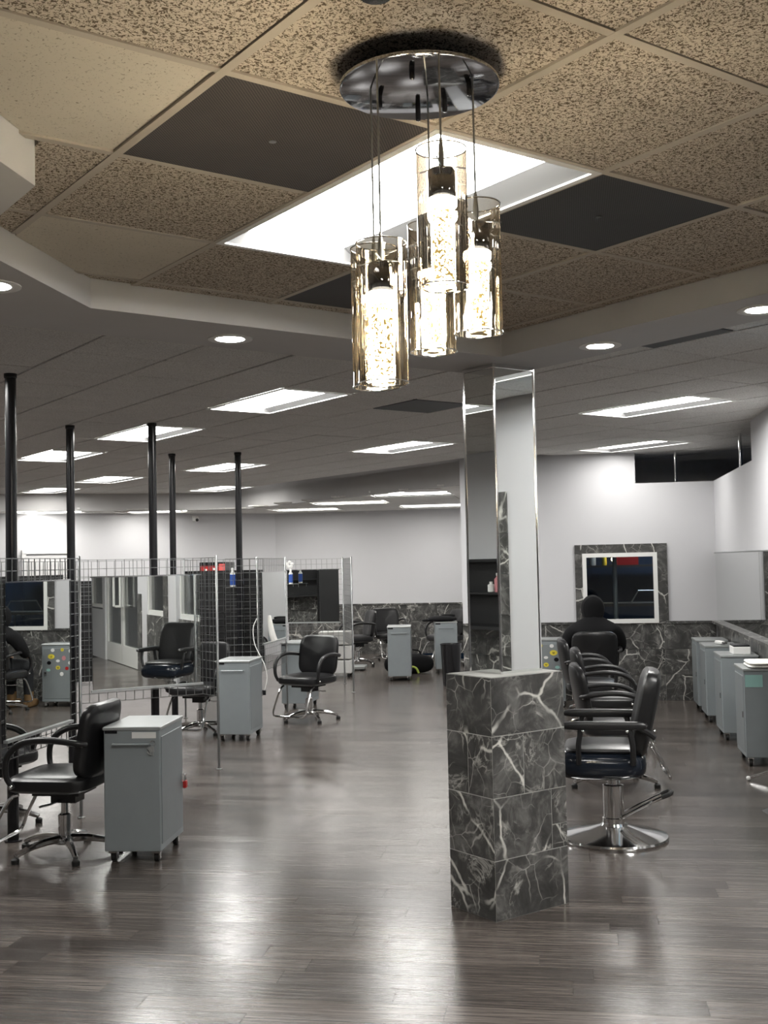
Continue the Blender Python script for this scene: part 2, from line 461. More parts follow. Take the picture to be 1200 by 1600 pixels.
# marble wainscot
def tile_mesh(w, h, t=0.012): return MB().box((0, 0, 0), (w - 0.004, t, h - 0.004)).mesh('marble_tile', M['marble'])
TM = {}
def marble_tile(parent, c, w, h, rz, t=0.012):
    k = (round(w, 3), round(h, 3), t)
    if k not in TM: TM[k] = tile_mesh(w, h, t)
    return obj('marble_tile', TM[k], None, parent, c, rz)
def wainscot(parent, a0, a1, b, rz_extra=0.0, z1=0.93, along='a', sgn=-1):
    mb = MB()
    if along == 'a': mb.box(((a0 + a1) / 2, b + sgn * 0.002, z1 / 2), (a1 - a0, 0.004, z1 - 0.002))
    else: mb.box((b + sgn * 0.002, (a0 + a1) / 2, z1 / 2), (0.004, a1 - a0, z1 - 0.002))
    obj('grout_bed', mb, M['grout'], parent, None, ROT_D)
    n = max(1, round((a1 - a0) / 0.61)); w = (a1 - a0) / n; h = z1 / 3
    for r in range(3):
        for k in range(n):
            if along == 'a': marble_tile(parent, D(a0 + (k + .5) * w, b + sgn * 0.009, (r + .5) * h), w, h, ROT_D)
            else: marble_tile(parent, D(b + sgn * 0.009, a0 + (k + .5) * w, (r + .5) * h), w, h, ROT_D + math.pi / 2)
wainscot(w_back, -1.32, 1.745, WR)
wainscot(w_right, 6.95, WR - 0.03, 1.77, along='b')
wainscot(w_far, -5.4, -1.33, CB)
mb = MB(); mb.box((0.21, WR - 0.012, 0.945), (3.06, 0.03, 0.03)); struct('trim_1', mb, M['marble'], None, ROT_D)
mb = MB(); mb.box((-3.37, CB - 0.012, 0.945), (4.07, 0.03, 0.03)); struct('trim_2', mb, M['marble'], None, ROT_D)
mb = MB(); mb.box((1.73, 10.57, 0.945), (0.08, 7.2, 0.03)); struct('trim_3', mb, M['marble'], None, ROT_D)

# wall mirrors on the right partition
b = WR - 0.015
k = 0
for w in (3.2, 3.2):
    o = obj('mirror_panel', MB().box((1.762, b - w / 2, 1.365), (0.012, w - 0.008, 0.81)), M['mirror'], w_right, None, ROT_D); b -= w
mb = MB(); mb.box((1.755, 10.98, 1.775), (0.02, 6.4, 0.012)); obj('mirror_trim', mb, M['steel'], w_right, None, ROT_D)

# window onto the dark back room
win = bpy.data.objects.new('window_1', None); COL.objects.link(win); win.location = D(0.62, WR); win.rotation_euler = (0, 0, ROT_D)
win['kind'] = 'structure'
fw = 0.09
for nm, c, d in (('marble_frame', (-0.495, -0.012, 1.378), (fw, 0.03, 0.836)), ('marble_frame', (0.51, -0.012, 1.378), (0.12, 0.03, 0.836)), ('marble_frame', (0.015, -0.012, 1.853), (1.11, 0.03, 0.108))):
    obj(nm, MB().box((0, 0, 0), d), M['marble'], win, c)
mb = MB()
mb.box((-0.425, -0.01, 1.37), (0.05, 0.05, 0.86)); mb.box((0.425, -0.01, 1.37), (0.05, 0.05, 0.86))
mb.box((0, -0.01, 1.775), (0.80, 0.05, 0.05)); mb.box((0, -0.01, 0.965), (0.80, 0.05, 0.05))
obj('window_frame', mb, M['white'], win)
obj('pane', MB().box((0, 0.03, 1.37), (0.80, 0.008, 0.76)), M['glass'], win)
mb = MB()
dslab(mb, -0.6, 2.1, 17.2, 17.3, 0, 2.6); dslab(mb, -0.7, -0.6, WR + .14, 17.3, 0, 2.6); dslab(mb, 2.1, 2.2, 15.8, 17.3, 0, 2.6)
dslab(mb, -0.6, 2.1, WR + .14, 17.2, 2.5, 2.6)
struct('wall_back_room', mb, M['navy_wall'])
t = thing('wall_shelf', 'dark shelf along the blue wall seen through the window', 'shelf', D(0.8, 16.9), ROT_D)
obj('shelf_board', MB().box((0, 0, 1.62), (2.0, 0.34, 0.03)), M['shelf'], t); obj('bracket', MB().box((-0.8, 0.1, 1.54), (0.03, 0.2, 0.14)), M['shelf'], t); obj('bracket', MB().box((0.8, 0.1, 1.54), (0.03, 0.2, 0.14)), M['shelf'], t)
def bottle(loc, r, h, mat, lab, cap=None, name='bottle'):
    t = thing(name, lab, 'bottle', loc)
    obj('bottle_body', MB().lathe([(r * .9, 0), (r, h * .04), (r, h * .68), (r * .45, h * .8), (r * .4, h * .86)], 14), mat, t, smooth=True)
    obj('cap', MB().lathe([(r * .5, h * .86), (r * .5, h), (r * .35, h)], 12), cap or M['paper'], t, smooth=True); return t
bottle(D(0.35, 16.85, 1.635), 0.05, 0.17, M['paper'], 'white bottle at the end of the shelf behind the window')
bottle(D(0.52, 16.85, 1.635), 0.035, 0.24, M['yellow'], 'slim yellow bottle on the shelf behind the window')
bottle(D(1.35, 16.85, 1.635), 0.03, 0.21, M['paper'], 'slim white bottle alone on the shelf behind the window')
t = thing('table_lamp', 'small glowing lamp on the shelf behind the window', 'lamp', D(0.64, 16.8, 1.635))
obj('lamp_base', MB().lathe([(.03, 0), (.03, .01), (.006, .02), (.006, .06)], 12), M['steel'], t, smooth=True)
obj('bulb', MB().pad((0, 0, .085), (.05, .05, .06), 1, 1, 12, 8), emit('warm bulb', (1.0, .72, .35), 14.0), t, smooth=True)
t = thing('added_fill_panel', 'unseen fill panel added to light the back room behind the window', 'ceiling light', D(1.2, 16.2, 2.47), ROT_D)  # unseen panel added to brighten the blue back room
obj('fill_frame', MB().box((0, 0, .012), (.62, .62, .02)), M['white'], t); obj('fill_lens', MB().box((0, 0, 0), (.56, .56, .01)), emit('added fill glow', (.75, .85, 1.0), 12.0), t)
t = thing('wire_basket', 'red and white wire basket on the shelf behind the window', 'basket', D(0.85, 16.85, 1.635), ROT_D)
obj('basket_body', MB().box((0, 0, 0.06), (0.3, 0.2, 0.12)), M['red'], t)
obj('handle', MB().tube([(-.15, 0, .12), (-.15, 0, .2), (.15, 0, .2), (.15, 0, .12)], 0.008, 6), M['steel'], t)
t = thing('support_pole', 'pale metal pole standing behind the window glass', 'pole', D(0.60, 15.2))
obj('pole', MB().tube([(0, 0, 0), (0, 0, 2.48)], 0.03, 10), M['cart_top'], t, smooth=True); obj('base_plate', MB().box((0, 0, .005), (.12, .12, .01)), M['cart_top'], t)
t = thing('work_table', 'dark work table with chrome rails in the room behind the window', 'table', D(0.9, 15.5), ROT_D)
obj('tabletop', MB().box((0, 0, 1.12), (1.2, 0.5, 0.04)), M['shelf'], t)
for sx in (-.55, .55):
    for sy in (-.2, .2): obj('leg', MB().tube([(sx, sy, 0), (sx, sy, 1.1)], 0.015, 6), M['steel'], t)
obj('rail', MB().tube([(-.1, -.2, 1.14), (.0, -.2, 1.3), (.4, -.2, 1.3), (.5, -.2, 1.14)], 0.01, 6), M['steel'], t)

# opening over the low walls: standoff rods
for nm, p in (('ceiling_rod', D(1.33, WR + .07)), ('ceiling_rod', D(1.83, 12.4))):
    o = obj(nm, MB().tube([(0, 0, 2.65), (0, 0, Z_OUT)], 0.018, 10), M['chrome'], None, p, smooth=True)
    tag(o, 'chrome rod from the low wall up to the ceiling above the dark window wall' if p.y > 13 else 'chrome rod from the mirrored partition up to the ceiling', 'rod')

# door and security camera on the left far wall
dl = (G(22, -5) - CN).normalized(); rl = math.atan2(dl.y, dl.x)
dc = Vector((-5.72, 19.62, 0)); dc = CN + dl * ((dc - CN).dot(dl))
dn = Vector((dl.y, -dl.x, 0)) if Vector((dl.y, -dl.x, 0)).dot(-CN) > 0 else Vector((-dl.y, dl.x, 0))
door = bpy.data.objects.new('door_1', None); COL.objects.link(door); door['kind'] = 'structure'
door.location = dc + dn * 0.004; door.rotation_euler = (0, 0, math.atan2(dn.y, dn.x) + math.pi / 2)
obj('door_leaf', MB().box((0, -0.02, 1.0), (0.76, 0.04, 2.0)), M['door_grey'], door)
mb = MB(); mb.box((-.42, -.03, 1.02), (.07, .06, 2.04)); mb.box((.42, -.03, 1.02), (.07, .06, 2.04)); mb.box((0, -.03, 2.06), (.91, .06, .07))
obj('door_frame', mb, M['door_grey'], door)
obj('door_handle', MB().tube([(.3, -.04, 1.0), (.3, -.09, 1.0), (.18, -.09, 1.0)], .012, 6), M['chrome'], door)
sc_p = CN + dl * 1.62 + dn * 0.0
t = thing('security_camera', 'small white dome security camera high on the far white wall', 'camera', (sc_p.x, sc_p.y, 2.62), door.rotation_euler.z)
obj('mount', MB().box((0, -.03, .03), (.10, .06, .10)), M['white'], t)
obj('camera_body', MB().pad((0, -.09, 0.02), (.10, .13, .10), .8, .8, 16, 8), M['white'], t, smooth=True)
obj('lens', MB().pad((0, -.15, 0.0), (.06, .04, .06), .9, .9, 12, 6), M['black_metal'], t, smooth=True)

# glazed shop front to the right of the viewer (seen in the mirrors)
def gslab(mb, u0, u1, v0, v1, z0, z1): mb.prism([G(u0, v0), G(u0, v1), G(u1, v1), G(u1, v0)], z0, z1)
FV = 6.1
mb = MB()
gslab(mb, -6, 3.75, FV, FV + .15, 2.45, 3.2); gslab(mb, -6, -3.3, FV, FV + .15, 0, 0.95); gslab(mb, -0.41, 0.3, FV, FV + .15, 0, 2.45)
gslab(mb, 0.3, 3.75, FV, FV + .15, 0, 0.98); gslab(mb, -3.45, -3.21, FV, FV + .15, 0, 2.45); gslab(mb, 3.5, 3.75, FV, FV + .15, 0.98, 2.45)
gslab(mb, 1.58, 2.34, FV - .05, FV + .15, 0, 2.75)
w_front = struct('wall_front', mb, M['wall'])
for u0, u1 in ((.3, .94), (.94, 1.58), (2.34, 2.92), (2.92, 3.5)):
    for r in range(3): marble_tile(w_front, G((u0 + u1) / 2, FV - .007, .1633 + r * .3266), u1 - u0, .3266, ROT_G + math.pi / 2)
for r in range(7): marble_tile(w_front, G(1.735, FV - .057, .1633 + r * .3266), .27, .3266, ROT_G + math.pi / 2)
for r in range(4): marble_tile(w_front, G(-.25, FV - .007, .1633 + r * .3266), .30, .3266, ROT_G + math.pi / 2)
for n_, (u0, u1) in enumerate(((0.3, 1.58), (2.34, 3.5), (-5.9, -4.7), (-4.7, -3.45))):
    wo = bpy.data.objects.new('window_%d' % (n_ + 2), None); COL.objects.link(wo); wo['kind'] = 'structure'
    wo.location = G((u0 + u1) / 2, FV + .06); wo.rotation_euler = (0, 0, ROT_G + math.pi / 2)
    w = u1 - u0; mb = MB()
    for sx in (-1, 1): mb.box((sx * (w / 2 - .035), 0, 1.715), (.07, .1, 1.47))
    mb.box((0, 0, 1.015), (w - .14, .1, .07)); mb.box((0, 0, 2.415), (w - .14, .1, .07))
    obj('window_frame', mb, M['white'], wo); obj('pane', MB().box((0, 0, 1.715), (w - .14, .008, 1.33)), M['glass'], wo)
for n_, (u0, u1) in enumerate(((-3.2, -1.81), (-1.80, -.42))):
    do = bpy.data.objects.new('door_%d' % (n_ + 2), None); COL.objects.link(do); do['kind'] = 'structure'
    do.location = G((u0 + u1) / 2, FV + .06); do.rotation_euler = (0, 0, ROT_G + math.pi / 2)
    w = u1 - u0; mb = MB()
    for sx in (-1, 1): mb.box((sx * (w / 2 - .05), 0, 1.21), (.10, .06, 2.4))
    mb.box((0, 0, .18), (w - .2, .06, .34)); mb.box((0, 0, 2.36), (w - .2, .06, .10))
    obj('door_frame', mb, M['white'], do); obj('pane', MB().box((0, 0, 1.33), (w - .2, .01, 1.96)), M['glass'], do)
    s_ = 1 if n_ == 0 else -1
    x0 = s_ * (w / 2 - .06)
    obj('door_handle', MB().tube([(x0, .04, 1.05), (x0, .12, 1.05), (x0 - s_ * .22, .12, 1.05), (x0 - s_ * .22, .12, 1.75), (x0, .12, 1.75), (x0, .04, 1.75)], .025, 8), M['white'], do)
o = obj('window_poster', MB().box((0, 0, 0), (.95, .006, .62)), M['sky_poster'], None, G(2.92, FV + .03, 2.02), ROT_G + math.pi / 2)
tag(o, 'blue printed film on the shop front window', 'poster')
struct('ground', MB().prism([G(-12, FV + .25), G(-12, 20), G(5.5, 20), G(5.5, FV + .25)], -0.3, -0.21), M['ground'])
for k in range(9):
    for q in range(3): marble_tile(bpy.data.objects['wall_side'], G(5.7 + k * .61, -1.291, .155 + q * .31), .61, .31, ROT_G + math.pi / 2)
# dark shelving on the near left wall, seen in the mirrors
t = thing('wall_shelving', 'long black shelving unit on the left wall, seen only in the mirrors', 'shelving', G(8.1, -1.28), ROT_G + math.pi / 2)
obj('back_panel', MB().box((0, -.03, 1.36), (5.4, .02, .80)), M['black_board'], t)
obj('counter', MB().box((0, -.22, .975), (5.4, .42, .04)), M['black_board'], t)
for z in (1.36, 1.74): obj('shelf_board', MB().box((0, -.13, z), (5.4, .22, .025)), M['black_board'], t)
for x in (-2.69, -.9, .9, 2.69): obj('upright', MB().box((x, -.14, 1.36), (.025, .23, .78)), M['black_board'], t)
for k, (du, mt, h_) in enumerate(((-1.2, 'pink', .24), (-1.1, 'pink', .20), (-1.0, 'paper', .13), (-1.5, 'black_metal', .20), (.2, 'paper', .16), (1.2, 'pink', .22), (1.32, 'paper', .12), (1.05, 'black_metal', .2))):
    bottle(G(8.7 + du, -1.16, 1.3735), .042, h_, M[mt], ('tall pink bottle among the black shelving by the pillar reflection', 'shorter pink bottle on the black shelving', 'stubby white bottle on the black shelving', 'first black bottle on the black shelving', 'lone white bottle mid shelf on the black shelving', 'pink bottle at the far end of the black shelving', 'small white jar-like bottle at the far end of the black shelving', 'black bottle at the far end of the black shelving')[k])

# ------------------------------------------------------------------ ceilings
C0U, C0V, CS = 2.22, 1.183, 0.61
def cellc(i, j): return (C0U + (i + .5) * CS, C0V + (j + .5) * CS)
TRAY = [(2.88, .98), (3.5, .98), (4.14, 1.62), (4.14, 3.72), (-5.8, 3.72), (-5.8, -4.8), (-2.9, -4.8)]
mb = MB(); gslab(mb, -7, 26, -6, 13, 3.25, 3.35)
ceil = struct('ceiling', mb, M['gap_shade'])
def inpoly(u, v, P):
    c = False
    for i in range(len(P)):
        (x1, y1), (x2, y2) = P[i], P[i - 1]
        if (y1 > v) != (y2 > v) and u < (x2 - x1) * (v - y1) / (y2 - y1) + x1: c = not c
    return c
FIX_OUT = {(8, 5): 'fluorescent ceiling light past the soffit over the mirror stations', (12, 5): 'fluorescent ceiling light crossed by a black ceiling pole',
           (16, 5): 'fluorescent ceiling light between the first black poles', (6, 10): 'largest fluorescent ceiling light over the chair row right of the mirrored pillar',
           (12, 10): 'fluorescent ceiling light left of the mirrored pillar before the dropped bulkhead', (10, 14): 'fluorescent ceiling light over the wall with the dark window',
           (17, 9): 'fluorescent ceiling light behind the last black pole', (21, 8): 'far fluorescent ceiling light between the second pair of poles',
           (23, 12): 'far fluorescent ceiling light beside the dropped bulkhead', (25, 8): 'farthest fluorescent ceiling light near the left far wall',
           (8, 0): 'fluorescent ceiling light over the aisle left of the stations', (12, 0): 'fluorescent ceiling light over the back aisle', (-5, 6): 'fluorescent ceiling light over the shop front window',
           (0, 6): 'fluorescent ceiling light over the glass doors', (17, 2): 'fluorescent ceiling light over the rear stations'}
FIX_OUT.pop((17, 2))
used = set()
for (i, j) in FIX_OUT: used |= {(i, j), (i + 1, j)}
GR_OUT = {(3, 6): 'black ceiling grille partly hidden by the soffit edge', (8, 7): 'black ceiling grille between two lit ceiling panels left of the pillar'}
used |= set(GR_OUT)
def outer_ok(u, v):
    x, y, _ = G(u, v); a, b_ = to_d(x, y)
    if u < 4.3 and v < 3.85: return False
    if b_ > WR - 0.1 and v < 9.4: pass
    if v > 9.4 and b_ > WR - .05 and a < 0.8: return False
    if b_ > WR + 1.3: 
        if v > 9.4: return False
    if u > 17.9 + (9.75 - v) * 0.35: return False
    if v < -1.0 and u > 4: return False
    if b_ < 6.9: return v < FV - .25
    return a < 3.4
def troffer(name, z, loc, rz, label, w=.61, l=1.22, lens='lens', hh=.045):
    t = thing(name, label, 'ceiling light', (loc[0], loc[1], z), rz, 'fluorescent ceiling lights')
    x, y = w / 2, l / 2; f = .022
    mb = MB()
    for s in (-1, 1):
        mb.box((s * (x - f / 2), 0, -.002), (f, l - .004, .008)); mb.box((0, s * (y - f / 2), -.002), (w - 2 * f, f, .008))
    obj('frame', mb, M['white'], t)
    xi, yi, xt, yt = x - f, y - f, x - f - min(.085, hh * 1.9), y - f - .02
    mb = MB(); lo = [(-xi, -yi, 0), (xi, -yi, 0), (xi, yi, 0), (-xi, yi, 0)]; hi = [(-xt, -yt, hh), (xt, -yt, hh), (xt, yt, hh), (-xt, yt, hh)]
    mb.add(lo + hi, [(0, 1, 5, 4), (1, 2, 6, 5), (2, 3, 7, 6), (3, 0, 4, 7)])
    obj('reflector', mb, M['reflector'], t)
    obj('lens', MB().box((0, 0, hh + .004), (2 * xt, 2 * yt, .008)), M[lens], t)
    obj('housing', MB().box((0, 0, hh + .03), (w - .03, l - .03, .03)), M['white'], t)
    return t
tile_me = MB().cbox((0, 0, .010), (.592, .597, .020), .004).mesh('ceiling_tile', M['tile_far'])
grille_me = MB().cbox((0, 0, .006), (.590, .590, .012), .003).mesh('grille', M['perf_black'])
cells, grid, seen = [], MB(), []
for i in range(-13, 34):
    for j in range(-9, 17):
        u, v = cellc(i, j)
        if (i, j) in used or not outer_ok(u, v): continue
        seen.append((G(u, v).length if in_view(G(u, v, Z_OUT), .03) and (u > 4.0 or v > 4.0) else 99 + random.random(), u, v))
seen.sort()
rest = MB()
for k, (d_, u, v) in enumerate(seen):
    if d_ < 11.6 and k < 290: obj('ceiling_tile', tile_me, None, ceil, G(u, v, Z_OUT + random.uniform(-.001, .003)), ROT_G)
    else: rest.box((v, u, Z_OUT + .01), (.590, .596, .02))
o = obj('distant_ceiling_tiles', rest, M['tile_far'], ceil, None, ROT_G); o['kind'] = 'stuff'
for (i, j), lab in FIX_OUT.items():
    u, v = C0U + (i + 1) * CS, C0V + (j + .5) * CS
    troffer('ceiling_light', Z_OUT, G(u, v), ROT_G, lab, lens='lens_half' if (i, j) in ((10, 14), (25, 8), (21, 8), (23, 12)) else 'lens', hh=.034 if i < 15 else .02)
for (i, j), lab in GR_OUT.items():
    u, v = cellc(i, j)
    tag(obj('air_grille', grille_me, None, None, G(u, v, Z_OUT), ROT_G), lab, 'vent')

# tray over the viewer
mb = MB(); mb.prism([G(*p) for p in TRAY], Z_TRAY + .20, Z_TRAY + .24); tray = struct('ceiling_tray', mb, M['gap_shade'])
TFIX = {(0, 1): 'large lit fluorescent ceiling panel behind the glass pendants'}
TGR = {(0, 0): 'brown perforated ceiling grille beside the lit panel and the pendant canopy', (0, 2): 'dark perforated ceiling grille on the far side of the lit panel', (2, 2): 'black ceiling grille behind the pendant glass by the soffit'}
TPL = {(0, -1), (2, 0)}
HID = {(-6, -3), (-6, 2)}
tused = {(0, 1), (1, 1)} | set(TGR)
for (i, j) in HID: tused |= {(i, j), (i + 1, j)}
def clip(poly, P):       # keep a cell only as far as the tray's straight edges (convex pieces of the outline)
    def half(poly, a, b, c):       # keep a*u+b*v <= c
        out = []
        for k in range(len(poly)):
            p, q = poly[k], poly[(k + 1) % len(poly)]
            dp, dq = a * p[0] + b * p[1] - c, a * q[0] + b * q[1] - c
            if dp <= 0: out.append(p)
            if dp * dq < 0:
                t_ = dp / (dp - dq); out.append((p[0] + (q[0] - p[0]) * t_, p[1] + (q[1] - p[1]) * t_))
        return out
    poly = half(poly, 1, 0, 4.13); poly = half(poly, 0, 1, 3.71) if poly else poly
    poly = half(poly, 1, -1, 2.515) if poly and max(p[0] for p in poly) > 3.4 else poly
    if poly and max(p[0] for p in poly) > 2.0 and min(p[1] for p in poly) < 0.99 and max(p[0] for p in poly) > 3.0: poly = half(poly, 0, -1, -0.985)
    elif poly: poly = half(poly, 1, -1, 1.895) if min(p[1] for p in poly) < .9 else poly
    return poly
full_me = {'tray': MB().cbox((0, 0, .010), (.588, .588, .020), .004).mesh('ceiling_tile', M['tile_tray']), 'plain': MB().cbox((0, 0, .010), (.588, .588, .020), .004).mesh('ceiling_tile', M['tile_plain'])}
tb = MB()
for i in range(-13, 4):
    for j in range(-10, 5):
        u, v = cellc(i, j); h = CS / 2
        q = clip([(u - .294, v - .294), (u + .294, v - .294), (u + .294, v + .294), (u - .294, v + .294)], TRAY)
        if len(q) < 3: continue
        g = clip([(u - h, v - h), (u + h, v - h), (u + h, v + h), (u - h, v + h)], TRAY)
        if (i, j) in tused: continue
        kind = 'plain' if (i, j) in TPL else 'tray'
        jig = random.uniform(-.002, .004)
        if len(q) == 4 and abs((max(p[0] for p in q) - min(p[0] for p in q)) - .588) < .001 and abs((max(p[1] for p in q) - min(p[1] for p in q)) - .588) < .001:
            obj('ceiling_tile', full_me[kind], None, tray, G(u, v, Z_TRAY + jig), ROT_G)
        else:
            obj('ceiling_tile', MB().prism([(p[1] - v, p[0] - u) for p in q][::-1], 0, .02), M['tile_' + kind], tray, G(u, v, Z_TRAY + jig), ROT_G)
for k in range(-13, 4):
    u = C0U + k * CS
    if k == 1:
        tb.box(((-3.8 + 1.79) / 2 - .01, u, Z_TRAY + .002), (5.57, .024, .010)); tb.box((3.055, u, Z_TRAY + .002), (1.29, .024, .010))
    elif u < 4.1: tb.box((-.1 if u < 2.9 else 2.35, u, Z_TRAY + .002), (7.6 if u < 2.9 else 2.7, .024, .010))
for k in range(-9, 5):
    v = C0V + k * CS
    hi = min(4.13, v + 2.5) if v > .98 else min(2.88, v + 1.88)
    if v < 3.7 and hi > -5.7: tb.box((v, (hi - 5.8) / 2, Z_TRAY + .0015), (.024, hi + 5.8, .010))
obj('grid_bars', tb, M['tbar_tray'], tray, None, ROT_G)
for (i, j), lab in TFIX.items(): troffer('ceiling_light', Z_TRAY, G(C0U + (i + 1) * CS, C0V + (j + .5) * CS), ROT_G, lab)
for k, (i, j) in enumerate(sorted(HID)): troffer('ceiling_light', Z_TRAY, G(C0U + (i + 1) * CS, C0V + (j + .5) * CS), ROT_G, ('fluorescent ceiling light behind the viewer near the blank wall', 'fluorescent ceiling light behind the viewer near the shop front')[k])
tgm = MB().cbox((0, 0, .004), (.592, .592, .012), .003).mesh('grille', M['perf'])
tgb = MB().cbox((0, 0, .004), (.592, .592, .012), .003).mesh('grille', M['perf_black'])
scr = MB().lathe([(.010, -.004), (.010, 0), (.004, .001)], 10)
for (i, j), lab in TGR.items():
    u, v = cellc(i, j)
    t = thing('air_grille', lab, 'vent', G(u, v, Z_TRAY), ROT_G); obj('grille_face', tgm if (i, j) == (0, 0) else tgb, None, t)
    obj('screw', scr, M['steel'], t, (0, 0, 0))

# soffit ring with its downlights
mb = MB()
gslab(mb, 4.14, 4.60, 1.62, 4.12, Z_SOF, 3.24)
gslab(mb, -5.9, 4.14, 3.72, 4.12, Z_SOF, 3.24)
mb.prism([G(2.88, .98), G(-2.9, -4.8), G(-2.9, -4.95), G(4.6, -4.95), G(4.6, .98)][::-1], Z_SOF, 3.24)
mb.prism([G(3.5, .98), G(4.6, .98), G(4.6, 1.62), G(4.14, 1.62)], Z_SOF, 3.24)
struct('trim_4', mb, M['drywall'])
def downlight(p, lab):
    t = thing('downlight', lab, 'ceiling light', (p.x, p.y, Z_SOF), 0, 'round downlights in the soffit')
    obj('trim_ring', MB().lathe([(.062, -.002), (.085, -.008), (.098, -.004), (.098, .0)], 28), M['white'], t, smooth=True)
    obj('lens', MB().lathe([(.0, -.0045), (.062, -.0035), (.062, -.001)], 24), M['down'], t)
downlight(G(4.40, 2.36), 'round downlight in the soffit before the fluorescent light rows')
downlight(G(3.69, 3.94), 'round downlight in the soffit beside the mirrored pillar')
downlight(G(2.80, 3.94), 'round downlight in the soffit beyond the dark ceiling grille')
downlight(G(3.98, 1.2), 'round downlight in the soffit at the angled corner')

# dropped ceiling at the back
mb = MB()
BP = [(10.95, 9.45), (17.9, 9.75), (19.25, 6.0), (21.9, -4.9), (23, -4.9), (21.4, 5.6), (20.2, 12.5), (10.9, 17.5), (9.0, 15)]
BPB = [(11.1, 9.5), (17.9, 9.75), (19.25, 6.0), (21.9, -4.9), (22.6, -4.9), (19.6, 11.3), (13.0, 17.0), (13.0, 11.5)]
mb.prism([G(*p) for p in BPB], Z_BACK + .16, 3.24)
for p_, q_ in zip(BPB[:3], BPB[1:4]):
    d_ = (G(*q_) - G(*p_)).normalized(); n_ = Vector((-d_.y, d_.x, 0)) * .05
    mb.prism([G(*p_) - n_, G(*q_) - n_, G(*q_) + n_, G(*p_) + n_], Z_BACK, 3.24)
ceil2 = struct('ceiling_back', mb, M['drywall'])
FIXB = [((17.55, 10.95), 'low ceiling light at the far wall beside the corner'), ((15.5, 10.5), 'low ceiling light in the middle of the dropped ceiling'), ((13.35, 10.15), 'low ceiling light just behind the bulkhead edge'),
        ((16.0, 12.65), 'low ceiling light close to the mirrored pillar over the far wall'), ((18.9, 8.5), 'low ceiling light behind the last black pole along the far white wall'), ((19.4, 6.9), 'low ceiling light above the grey door')]
bx = [to_d(*G(*p)[:2]) for p, _ in FIXB]
mb = MB()
for r in range(0, 60):
    for c in range(-16, 12):
        a, b_ = -1.4 + c * .61, 21.4 - r * .61
        p = D(a, b_); u, v = to_uv(p.x, p.y)
        if not inpoly(u, v, BPB): continue
        if any(abs(a - x) < .6 and abs(b_ - y) < .4 for x, y in bx): continue
        mb.box((a, b_, Z_BACK + .018), (.598, .598, .022))
o = obj('low_ceiling_tiles', mb, M['tile_far'], ceil2, None, ROT_D); o['kind'] = 'stuff'
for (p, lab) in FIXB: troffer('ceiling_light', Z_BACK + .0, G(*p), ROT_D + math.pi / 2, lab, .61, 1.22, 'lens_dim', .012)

# smoke detector at the top edge
t = thing('smoke_detector', 'round black sensor on the ceiling above the pendant canopy', 'sensor', (0.005, 2.078, Z_TRAY))
obj('sensor_base', MB().lathe([(.05, 0), (.05, -.02), (.045, -.03)][::-1], 20), M['white'], t, smooth=True)
obj('sensor_dome', MB().lathe([(.0, -.055), (.03, -.05), (.042, -.03)], 20), M['black_metal'], t, smooth=True)

# ------------------------------------------------------------------ pendant lamp
PC = Vector((0.10, 2.51, Z_TRAY))
pend = thing('pendant_lamp', 'chandelier of five glass cylinders on a round polished canopy', 'pendant light', PC)
obj('canopy', MB().lathe([(.0, -.045), (.176, -.045), (.180, -.043), (.180, -.036), (.176, -.034), (.0, -.034)], 64), M['polish'], pend, smooth=True)
obj('canopy_stem', MB().lathe([(.10, -.034), (.10, 0)], 32), M['black_metal'], pend)
for a, b_ in ((-.09, .03), (.0, .11), (-.02, -.12), (.11, -.03), (.06, .06)):
    obj('finial', MB().lathe([(.0, -.075), (.005, -.073), (.006, -.068), (.0062, -.045)], 10), M['black_metal'], pend, (a, b_, 0), smooth=True)
GL = [(-.01, 2.50, 2.13, 2.44), (.005, 2.35, 2.115, 2.41), (.12, 2.55, 2.215, 2.505), (.135, 2.33, 2.31, 2.60), (.215, 2.45, 2.235, 2.52)]
for gx, gy, z0, z1 in GL:
    ox, oy, zb, zt = gx - PC.x, gy - PC.y, z0 - PC.z, z1 - PC.z
    obj('cable', MB().tube([(0, 0, zt - .02), (0, 0, -.045)], .0022, 6), M['steel'], pend, (ox, oy, 0))
    r = .053; n = 40
    g = obj('glass_cylinder', MB().add(*(lambda: (
        [(r * math.cos(2 * math.pi * k / n), r * math.sin(2 * math.pi * k / n), z) for z in (zb, zt) for k in range(n)],
        [(k, (k + 1) % n, n + (k + 1) % n, n + k) for k in range(n)]))()), M['smoke_glass'], pend, (ox, oy, 0), smooth=True)
    for z in (zb, zt):
        mb = MB()
        P_ = [(r * math.cos(2 * math.pi * k / n), r * math.sin(2 * math.pi * k / n), z) for k in range(n + 1)]
        mb.tube(P_, .0016, 5); obj('rim', mb, M['chrome'], g, smooth=True)
    mb = MB(); zc = zt - .035
    for k in range(3):
        th = 2.1 * k + .3
        mb.tube([(0, 0, zc), ((r + .006) * math.cos(th), (r + .006) * math.sin(th), zc)], .0018, 5)
    mb.lathe([(.006, zc - .006), (.006, zc + .03), (.003, zc + .06)], 10)
    obj('spider', mb, M['steel'], pend, (ox, oy, 0))
    zs = zc - .008
    obj('socket', MB().lathe([(.028, zs - .062), (.029, zs - .06), (.029, zs - .004), (.026, zs)], 24), M['polish'], pend, (ox, oy, 0), smooth=True)
    core = obj('crystal_rod', MB().lathe([(.024, zb + .012), (.025, zb + .016), (.025, zs - .075)], 24), M['core'], pend, (ox, oy, 0), smooth=True)
    obj('crystal_cap', MB().lathe([(.029, zs - .080), (.031, zs - .076), (.031, zs - .064), (.029, zs - .062)], 24), M['cap_glow'], core, smooth=True)

